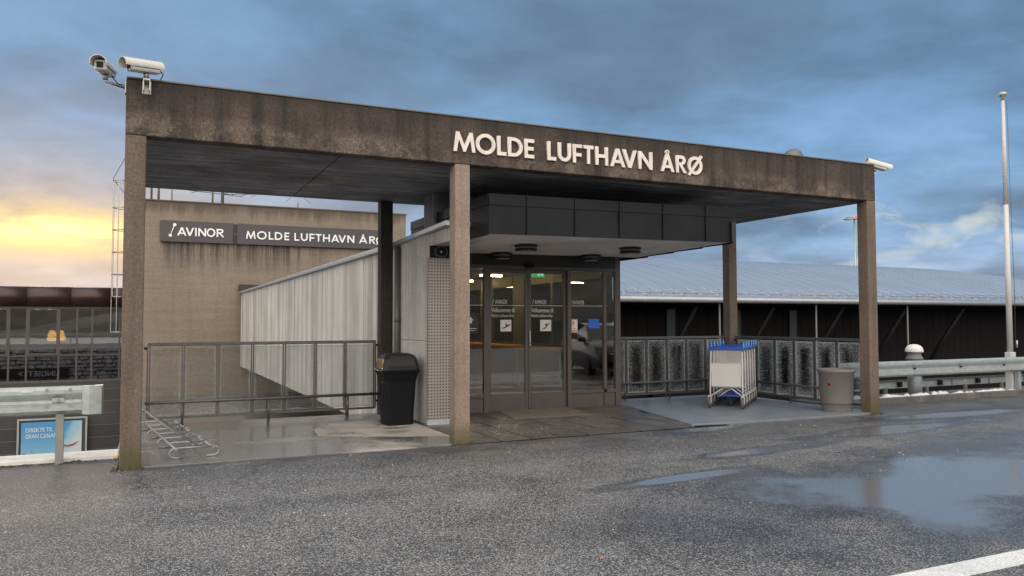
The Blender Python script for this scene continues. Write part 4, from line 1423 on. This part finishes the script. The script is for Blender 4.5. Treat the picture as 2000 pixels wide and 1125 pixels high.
for k in range(230):
    if k < 110:
        x, yy, z = rnd.gauss(5.0, .45), rnd.gauss(.75, .38), .021
        if not (4.3 < x < 6.6 and .05 < yy < 1.9): continue
    else:
        x, yy, z = rnd.uniform(-2, 12), -rnd.uniform(.02, 3.2) ** 1.3, .001
    s = rnd.uniform(.005, .013)
    a = rnd.random() * 3
    q = [(x + s * math.cos(a + t) * rnd.uniform(.7, 1.3), yy + s * math.sin(a + t), z) for t in (0, 1.6, 3.1, 4.7)]
    gv.add(q + [(x, yy, z + s * .7)], [(0, 1, 4), (1, 2, 4), (2, 3, 4), (3, 0, 4)])
tag(gv.build('grit', 'gravel'), 'scattered white grit on the paving and asphalt', 'grit', kind='stuff')
tag(MB().hexa([(-.09, .75, .005), (-.03, .76, .03), (-.02, .81, .06), (-.08, .82, .02), (-.088, .752, .009), (-.028, .762, .034), (-.018, .812, .064), (-.078, .822, .024)]).build('fallen_leaf', 'leaf'),
    'yellow fallen leaf between the white ledge and a column foot', 'leaf')

tag(MB().box(17.44, 17.50, 1.05, 1.11, -.05, .34).build('marker_post', 'white'), 'short white marker post at the end of the kerb', 'post')
tag(MB().hexa([(3.02, -4.96, .001), (3.036, -4.965, .005), (3.038, -4.95, .006), (3.023, -4.948, .001), (3.02, -4.96, .004), (3.036, -4.965, .008), (3.038, -4.95, .009), (3.023, -4.948, .004)]).build('litter_scrap', 'orange'), 'tiny orange scrap of litter on the asphalt', 'litter')
# ================================================================== FLAGPOLE, BOLLARD LAMP, FLOODLIGHT MAST
fp = empty('flagpole', (17.56, 1.47, .05), 'tall white flagpole on a hinged foot behind the guardrail', 'flagpole')
MB().box(17.47, 17.65, 1.40, 1.54, .05, .90).build('foot', 'white', fp, .01)
MB().cyl((17.56, 1.47, .90), (17.56, 1.47, 4.17), .062, 16, .052).build('lower_pole', 'white', fp)
MB().cyl((17.56, 1.47, 4.17), (17.56, 1.47, 6.55), .048, 16, .034).build('upper_pole', 'white', fp)
MB().lathe((17.56, 1.47, 6.52), [(.035, 0), (.035, .06), (.055, .09), (.095, .13), (.085, .17), (.03, .195), (0, .20)], 18).build('finial', 'galv', fp)
MB().tube([(17.62, 1.42, 6.5), (17.635, 1.41, 4.2), (17.66, 1.40, 2.4), (17.645, 1.40, 1.0)], .007, 6).build('halyard', 'rail', fp)
MB().cyl((17.66, 1.38, 1.0), (17.66, 1.38, 1.16), .022, 8).build('cleat', 'steel', fp)
bl = empty('bollard_lamp', (14.51, 1.23 + .2, .05), 'squat bollard lamp with a beige mushroom cap behind the guardrail', 'lamp')
bc = (14.51, 1.50, 0)
MB().lathe(bc, [(.135, .04), (.135, .80)], 24).build('post', 'galv', bl)
MB().lathe(bc, [(.165, .801), (.17, .83), (.145, .86), (.125, .93), (.13, .955)], 24).build('neck', 'planter', bl)
MB().lathe(bc, [(.172, .956), (.175, .975), (.165, 1.03), (.13, 1.08), (.07, 1.11), (0, 1.12)], 24).build('cap', 'ledge', bl)
fm = empty('floodlight_mast', (80, 60, -5), 'slim floodlight mast with a red obstruction light beyond the long roof', 'mast')
MB().cyl((80, 60, -5), (80, 60, 14.2), .16, 10, .10).build('pole', 'steel', fm)
MB().box(78.8, 80.6, 59.8, 60.2, 14.2, 14.4).build('crossarm', 'steel', fm)
MB().box(78.4, 79.4, 59.7, 60.3, 14.05, 14.2).build('lamp_head', 'steel', fm)
MB().cyl((80.3, 60, 14.4), (80.3, 60, 14.7), .13, 8).build('warning_light', 'redlamp', fm)

# ================================================================== TERMINAL TOWER BLOCK
YT = 27.6
tb = empty('terminal_block', (5.8, 30, -1.6), 'tall windowless brown rendered block behind the link corridor', 'building')
MB().box(-.30, 11.92, YT, 36, -5, 6.86).build('wall', 'tower', tb, .02)
MB().box(-.34, 11.96, YT - .03, 36.02, 6.862, 6.93).build('roof_edge', 'tower', tb, .01)
# two dark signboards
s1 = empty('sign_board', (2.3, YT - .1, 5.1), 'dark grey signboard reading AVINOR beside its pin shaped mark', 'sign')
MB().box(.85, 3.83, YT - .16, YT - .002, 5.10, 6.03).build('board', 'sign', s1, .01)
for ch, (a, b_) in zip('AVINOR', ((1.519, 1.894), (1.855, 2.2), (2.244, 2.305), (2.368, 2.694), (2.716, 3.074), (3.131, 3.446))):
    letter(ch, a, b_, 5.38, .36, .175, .03, YT - .162, 'sign_white', s1)
yl = YT - .175
MB().cyl((1.246, yl, 5.375), (1.414, yl, 5.842), .018, 8).build('logo_line', 'sign_white', s1)
for (a, b_) in ((1.246, 5.375), (1.414, 5.842)):
    MB().cyl((a, yl + .012, b_), (a, yl - .012, b_), .068, 20).build('logo_dot', 'sign_white', s1)
s2 = empty('sign_board', (7.4, YT - .1, 5.1), 'long dark grey signboard reading MOLDE LUFTHAVN ÅRØ on the tall block', 'sign')
MB().box(3.99, 11.0, YT - .16, YT - .002, 5.10, 6.03).build('board', 'sign', s2, .01)
for ch, (a, b_) in zip('MOLDELUFTHAVNÅRØ', ((4.377, 4.791), (4.851, 5.269), (5.359, 5.571), (5.631, 5.966), (6.058, 6.273), (6.508, 6.725), (6.8, 7.112), (7.194, 7.427), (7.478, 7.745),
                                            (7.821, 8.142), (8.206, 8.581), (8.542, 8.907), (8.973, 9.302), (9.533, 9.934), (10.034, 10.337), (10.36, 10.80))):
    letter(ch, a, b_, 5.36, .355, .175, .03, YT - .162, 'sign_white', s2)
MB().box(3.832, 3.988, YT - .05, YT - .002, 5.12, 6.0).build('back_plate', 'lamp_black', s1)
MB().box(3.832, 3.988, YT - .09, YT - .07, 5.545, 5.56).build('link_rod', 'joint_light', s1)
# caged ladder on the side of the block
ld = empty('roof_ladder', (-.6, 28.2, 1.2), 'steel roof ladder with safety cage on the side of the brown block', 'ladder')
for yy in (27.95, 28.40):
    MB().box(-.53, -.48, yy - .02, yy + .02, 1.15, 7.75).build('stile', 'steel', ld)
k = 1.3
while k < 7.0:
    MB().cyl((-.505, 27.97, k), (-.505, 28.38, k), .014, 6).build('rung', 'steel', ld)
    k += .3
for z in (1.18, 2.7, 3.66, 4.62, 5.58, 6.54, 7.7):
    MB().tube([(-.50, 27.93, z)] + [(-.68 - .34 * math.sin(R(a)), 28.175 - .36 * math.cos(R(a)), z) for a in range(0, 181, 15)] + [(-.50, 28.42, z)], .02, 6).build('hoop', 'steel', ld)
for a in (20, 60, 90, 120, 160):
    MB().box(-.68 - .33 * math.sin(R(a)) - .02, -.68 - .33 * math.sin(R(a)) + .005, 28.175 - .35 * math.cos(R(a)) - .02, 28.175 - .35 * math.cos(R(a)) + .02, 1.18 if a in (20, 90) else 2.7, 7.7).build('strap', 'steel', ld)
for z in (2.0, 4.2, 6.4):
    MB().cyl((-.5, 27.95, z), (-.30, 27.95, z), .015, 6).build('bracket', 'steel', ld)
# aerials on its roof
for i, (ax, top, r_, lb) in enumerate(((.49, 11.3, .045, 'tall aerial mast with guy wire on the roof beside the ladder'), (.78, 9.0, .05, 'stout roof pole next to the guyed aerial mast'),
                                       (1.33, 8.6, .025, 'thin roof pole before the AVINOR signboard'), (3.06, 9.0, .04, 'thin roof pole beside the aerial with cross elements'),
                                       (3.49, 9.6, .07, 'thick aerial mast with cross elements on the brown block'), (6.93, 7.95, .025, 'short roof pole above the long signboard'))):
    e = empty('aerial_mast', (ax, 29, 6.93), lb, 'aerial', 'aerials on the block roof')
    MB().cyl((ax, 29, 6.9), (ax, 29, top), r_, 8).build('pole', 'steel', e)
    if i == 0:
        MB().cyl((ax, 29, 11.2), (-1.05, 28.6, 7.85), .012, 5).build('guy_wire', 'dark', e)
        MB().cyl((-1.05, 28.6, 7.85), (-.3, 28.9, 6.93), .012, 5).build('guy_wire', 'dark', e)
    if i == 4:
        for (dx_, dz_) in ((-1.5, .1), (.9, -.05), (1.7, .12), (.5, .2)):
            MB().cyl((ax, 29, 7.55), (ax + dx_, 29.1, 7.55 + dz_), .014, 5).build('element', 'dark', e)
        for q in (-1.2, .5, .95, 1.4):
            MB().cyl((ax + q - .15, 28.7, 7.48), (ax + q + .15, 29.4, 7.68), .011, 5).build('element', 'dark', e)
    if i == 5:
        for s in (-1, 1):
            MB().cyl((ax, 29, 7.9), (ax + s * .6, 29, 7.35), .008, 5).build('guy_wire', 'dark', e)

# ================================================================== TERMINAL WING WITH WINDOWS (far left)
YW = 29.1
tw_ = empty('terminal_wing', (-9, 31, -5), 'dark clad terminal wing with brown rounded eave and window band', 'building')
x = -22.0
while x < -.40:
    x1 = min(x + 1.62, -.32)
    pr = [(YW + .3, 2.28)] + [(YW + .05 - .42 * math.cos(R(a)), 2.70 + .43 * math.sin(R(a))) for a in range(-75, 91, 15)] + [(YW + .6, 3.15), (YW + .6, 2.28)]
    MB().extrude(pr, 'x', x, x1 - .015, True).build('eave_panel', 'corten', tw_)
    x = x1
MB().box(-22, -.32, YW + .55, 36, 2.3, 3.10).build('roof', 'black', tw_)
mulls = [-.69, -1.76, -2.34, -3.01, -4.19, -4.83, -6.0, -6.65, -7.8, -8.5, -9.7, -10.4, -11.6, -12.3, -13.5, -14.2, -15.4]
MB().box(-22, -.32, YW, YW + .1, -.98, -.86).build('window_sill', 'mullion', tw_)
MB().box(-22, -.32, YW, YW + .1, 2.20, 2.279).build('window_head', 'mullion', tw_)
for i, mx in enumerate(mulls):
    MB().box(mx - .035, mx + .035, YW, YW + .1, -.859, 2.199).build('mullion', 'mullion', tw_)
for a, b_ in zip([-.32] + mulls[:-1], mulls):
    lo_, hi_ = b_ + .036, a - .036
    MB().box(lo_, hi_, YW + .03, YW + .09, .16, .215).build('transom', 'mullion', tw_)
    p1 = MB().box(lo_, hi_, YW + .05, YW + .058, .216, 2.199).build('window_pane', 'glass_win', tw_)
    MB().box(lo_, hi_, YW + .05, YW + .058, -.859, .159).build('window_pane', 'glass_win', tw_)
    if hi_ - lo_ > 1.0:
        fm_ = MB().box(lo_, lo_ + .06, YW - .01, YW + .049, .217, 2.198).box(hi_ - .06, hi_, YW - .01, YW + .049, .217, 2.198)
        fm_.box(lo_ + .06, hi_ - .06, YW - .01, YW + .049, 2.13, 2.198).box(lo_ + .06, hi_ - .06, YW - .01, YW + .049, .217, .28)
        fm_.build('casement', 'mullion', tw_)
        for q in (.3, .7):
            MB().box(lo_ + (hi_ - lo_) * q - .07, lo_ + (hi_ - lo_) * q + .07, YW - .02, YW - .0101, 2.14, 2.185).build('vent', 'joint_light', tw_)
z = -.985
i = 0
while z > -5:
    h = .30 if i == 0 else .52
    for xa, xb in ((-22, -11.5), (-11.49, -.32)):
        MB().box(xa, xb, YW + .02, YW + .12, z - h + .012, z).build('cladding_board', 'cladding', tw_)
    MB().box(-22, -.32, YW + .005, YW + .11, z - h, z - h + .010).build('drip_trim', 'joint_light', tw_)
    z -= h
    i += 1
MB().box(-22, -.32, YW + .13, 36, -5, -.99).build('core', 'cladding', tw_)
MB().box(-22, -.32, YW + 4.5, YW + 4.7, -.98, 2.3).build('back_wall', 'room', tw_)
MB().box(-22, -.32, YW + .13, YW + 4.5, -.985, -.93).build('floor', 'room_floor', tw_)
MB().box(-22, -.32, YW + .15, YW + 4.5, 2.26, 2.299).build('ceiling', 'room', tw_)
for (lx, ly) in ((-3.42, 30.9), (-3.12, 31.2)):
    e = empty('pendant_lamp', (lx, ly, .9), 'glowing yellow pendant lamp behind the terminal windows', 'lamp', 'pendant lamps in the terminal')
    MB().lathe((lx, ly, .78), [(.20, 0), (.20, .12), (.16, .34), (.08, .46), (.02, .48)], 18).build('shade', 'pendant', e)
    MB().cyl((lx, ly, 1.26), (lx, ly, 2.26), .012, 6).build('cord', 'dark', e)

# travel banner in a frame
pb = empty('travel_banner', (-3.1, 28.9, -5), 'framed blue travel banner fixed low on the dark cladding', 'banner')
YP = 28.85
MB().box(-4.43, -4.36, YP, YP + .06, -5, -2.42).build('frame', 'galv', pb)
MB().box(-1.93, -1.86, YP, YP + .06, -5, -2.42).build('frame', 'galv', pb)
MB().box(-4.36, -1.93, YP, YP + .06, -2.49, -2.42).build('frame', 'galv', pb)
MB().box(-4.355, -1.935, YP + .05, YP + .2, -5, -2.5).build('backing', 'cladding', pb)
MB().box(-4.28, -2.06, YP + .01, YP + .03, -4.95, -2.58).build('cloth', 'poster', pb)
text('DIREKTE TIL', .25, 'lettering', 'paper', pb, -4.13, YP + .007, -2.98, .002, width=.98)
text('GRAN CANARIA', .25, 'lettering', 'paper', pb, -4.13, YP + .007, -3.24, .002, width=1.28)
text('TUI', .17, 'lettering', 'poster_red', pb, -3.78, YP + .007, -4.02, .002)
MB().tube([(-4.20, YP, -3.86), (-4.12, YP, -3.87), (-4.10, YP, -3.95), (-4.03, YP, -4.02), (-3.94, YP, -3.98), (-3.90, YP, -3.87)], .022, 6).cyl((-3.88, YP + .008, -3.77), (-3.88, YP - .005, -3.77), .026, 10).build('logo', 'poster_red', pb)
MB().extrude([(-2.86, -3.50), (-2.60, -3.60), (-2.38, -3.55), (-2.14, -3.42), (-2.34, -3.62), (-2.58, -3.67), (-2.86, -3.60)], 'y', YP, YP + .009).build('print', 'poster_red', pb)
struct(bx('lower_bank', -60, -.35, 1.5, 29, -6, -4.96, 'ground'))

# ================================================================== LONG HALL WITH METAL ROOF (right)
YE = 18.0
hl = empty('long_hall', (36, 24, -5), 'long low hall with grey metal roof and dark recessed front', 'building')
prof = []
for i in range(9):
    t = i / 8
    prof.append((YE + t * 13, 2.72 + 2.78 * (1 - (1 - t) ** 1.55)))
XR = 62.0
x = 12.6
while x < XR:
    x1 = min(x + .98, XR)
    vs = []
    for (yy, zz) in prof:
        # gable end falls away at the far right
        f0 = max(0, (x - 50) / 12) ** 2 * .9
        f1 = max(0, (x1 - 50) / 12) ** 2 * .9
        vs += [(x + .012, yy, zz - f0), (x1 - .012, yy, zz - f1)]
    fs = [(2 * k, 2 * k + 1, 2 * k + 3, 2 * k + 2) for k in range(8)]
    n0 = len(vs)
    vs2 = [(a, b_, c - .05) for a, b_, c in vs]
    MB().add(vs, fs).add(vs2, [tuple(reversed(f)) for f in fs]).add(vs[:2] + vs2[:2], [(0, 1, 3, 2)]).build('roof_panel', 'roof', hl)
    sv = []
    for (yy, zz) in prof:
        f1 = max(0, (x1 - 50) / 12) ** 2 * .9
        sv.append((x1, yy, zz + .012 - f1))
    MB().tube(sv, .024, 4).build('roof_seam', 'roof', hl)
    x = x1
MB().box(12.6, XR, YE + 13, YE + 26, 0, 5.3).build('rear_roof', 'roof', hl)
MB().cyl((12.6, YE - .08, 2.53), (XR, YE - .08, 2.53), .13, 12).build('gutter', 'gutter', hl)
MB().box(12.6, XR, YE - .02, YE + .2, 2.40, 2.66).build('eave_board', 'gutter', hl)
sg_ = MB()
for z in (2.86, 2.96):
    sg_.cyl((12.6, YE + .25, z), (XR, YE + .25, z), .014, 5)
sgo = sg_.build('snow_guard', 'steel', hl)
x = 13
while x < 56:
    MB().cyl((x - .07, YE + .18, 2.76), (x, YE + .25, 3.02), .018, 5).cyl((x, YE + .25, 3.02), (x + .10, YE + .34, 2.80), .018, 5).build('guard_bracket', 'steel', sgo)
    x += .62
MB().box(12.6, XR, YE + .2, YE + 3.2, 2.36, 2.40).build('eave_soffit', 'strut', hl)
x = 12.6
while x < 46:
    MB().box(x + .01, x + .59, YE + 3.0, YE + 3.08, -5, 2.36).build('wall_board', 'timber', hl)
    x += .6
MB().box(12.6, XR, YE + 3.09, YE + 12.9, -5, 2.6).build('core', 'timber', hl)
for wx, lit in ((19.2, 1), (22.9, 0), (26.9, 0), (30.6, 0)):
    wf = MB().box(wx - .28, wx + .28, YE + 2.93, YE + 2.99, -1.5, 2.2).build('window', 'strut', hl)
    MB().box(wx - .24, wx + .24, YE + 2.91, YE + 2.929, -1.46, 2.16).build('pane', 'hall_pane', wf)
    if lit: MB().box(wx + .12, wx + .40, YE + 2.80, YE + 2.84, 1.42, 1.60).build('exit_light', 'exit', wf)
for sx in (17.0, 21.5, 26.0, 30.5, 35.0, 39.5):
    MB().cyl((sx, YE + 2.95, -2.2), (sx + 1.0, YE + .5, 2.30), .11, 8).build('strut', 'strut', hl)
for sx in (23.4, 29.2, 35.5):
    MB().cyl((sx, YE + .05, -4), (sx, YE + .05, 2.45), .045, 10).build('downpipe', 'rail_dark', hl)

# ================================================================== PARKED CAR (mirrored in the entrance glass)
cr = empty('parked_car', (13.35, -5.45, 0), 'dark grey estate car parked on the road facing the entrance', 'car')
ang = math.atan2(1.0, -.28)
T = Matrix.Translation((13.35, -5.45, 0)) @ Matrix.Rotation(ang, 4, 'Z')       # local +x = car front
secs = [(2.18, .45, .30, .62, .66), (2.12, .70, .24, .74, .80), (1.9, .82, .22, .86, .92), (1.3, .88, .22, .95, 1.00), (.95, .89, .22, .98, 1.04), (0, .90, .22, 1.0, 1.04), (-1.2, .90, .22, 1.0, 1.05), (-2.0, .86, .26, .98, 1.03), (-2.2, .78, .34, .90, .95)]
rg = []
for (x, w, z0, z1, z2) in secs:
    rg.append([(x, -w, z0), (x, -w * 1.02, (z0 + z1) / 2), (x, -w * .95, z1), (x, -w * .6, z2), (x, w * .6, z2), (x, w * .95, z1), (x, w * 1.02, (z0 + z1) / 2), (x, w, z0)])
loft(rg, smooth=True).build('body', 'carpaint', cr, 0, T)
cab = [(1.12, .74, .98), (.25, .62, 1.50), (-.6, .62, 1.56), (-1.7, .60, 1.50), (-2.12, .68, 1.0)]
vs = []
MB().add([(1.12, -.78, .97), (1.12, .78, .97), (.25, .62, 1.47), (.25, -.62, 1.47)], [(0, 1, 2, 3)]).build('windscreen', 'carglass', cr, 0, T)
MB().add([(.25, -.62, 1.47), (.25, .62, 1.47), (-.6, .62, 1.54), (-.6, -.62, 1.54), (-1.7, .60, 1.48), (-1.7, -.60, 1.48), (-2.14, .66, 1.0), (-2.14, -.66, 1.0)], [(0, 1, 2, 3), (3, 2, 4, 5), (5, 4, 6, 7)]).build('roof', 'carpaint', cr, 0, T)
for s in (-1, 1):
    MB().add([(1.12, s * .78, .97), (.25, s * .62, 1.47), (-.6, s * .62, 1.54), (-1.7, s * .60, 1.48), (-2.14, s * .66, 1.0)], [(0, 1, 2, 3, 4)]).build('side_glass', 'carglass', cr, 0, T)
    for wx in (1.35, -1.35):
        W_ = T @ Matrix.Translation((wx, s * .80, .32)) @ Matrix.Rotation(R(90), 4, 'X')
        wh = MB().lathe((0, 0, 0), [(.20, -.1), (.30, -.11), (.32, -.08), (.32, .08), (.30, .11), (.20, .1)], 22).build('wheel', 'dark', cr, 0, W_)
        MB().lathe((0, 0, 0), [(.20, -.09), (.20, .09)], 18).build('rim', 'steel', wh, 0, W_)
    MB().hexa([(2.00, s * .50, .66), (2.15, s * .50, .66), (2.02, s * .80, .70), (1.85, s * .80, .70), (2.00, s * .50, .80), (2.13, s * .50, .79), (1.99, s * .80, .86), (1.80, s * .80, .87)]).build('headlight', 'headlight', cr, 0, T)
    MB().box(.75, .95, s * .92 - .1, s * .92 + .1, .98, 1.12).build('mirror', 'carpaint', cr, .02, T)
MB().box(2.10, 2.20, -.48, .48, .64, .70).box(2.10, 2.20, -.48, .48, .72, .77).build('grille', 'chrome', cr, 0, T)
MB().box(2.15, 2.215, -.26, .26, .46, .56).build('number_plate', 'plate', cr, 0, T)
MB().box(2.1, 2.19, -.55, .55, .30, .42).build('air_intake', 'dark', cr, 0, T)
W_ = T @ Matrix.Translation((2.20, 0, .71)) @ Matrix.Rotation(R(90), 4, 'Y')
MB().tube([(.075 * math.cos(2 * math.pi * i / 20), .075 * math.sin(2 * math.pi * i / 20), 0) for i in range(20)], .009, 6, True).build('emblem', 'chrome', cr, 0, W_)
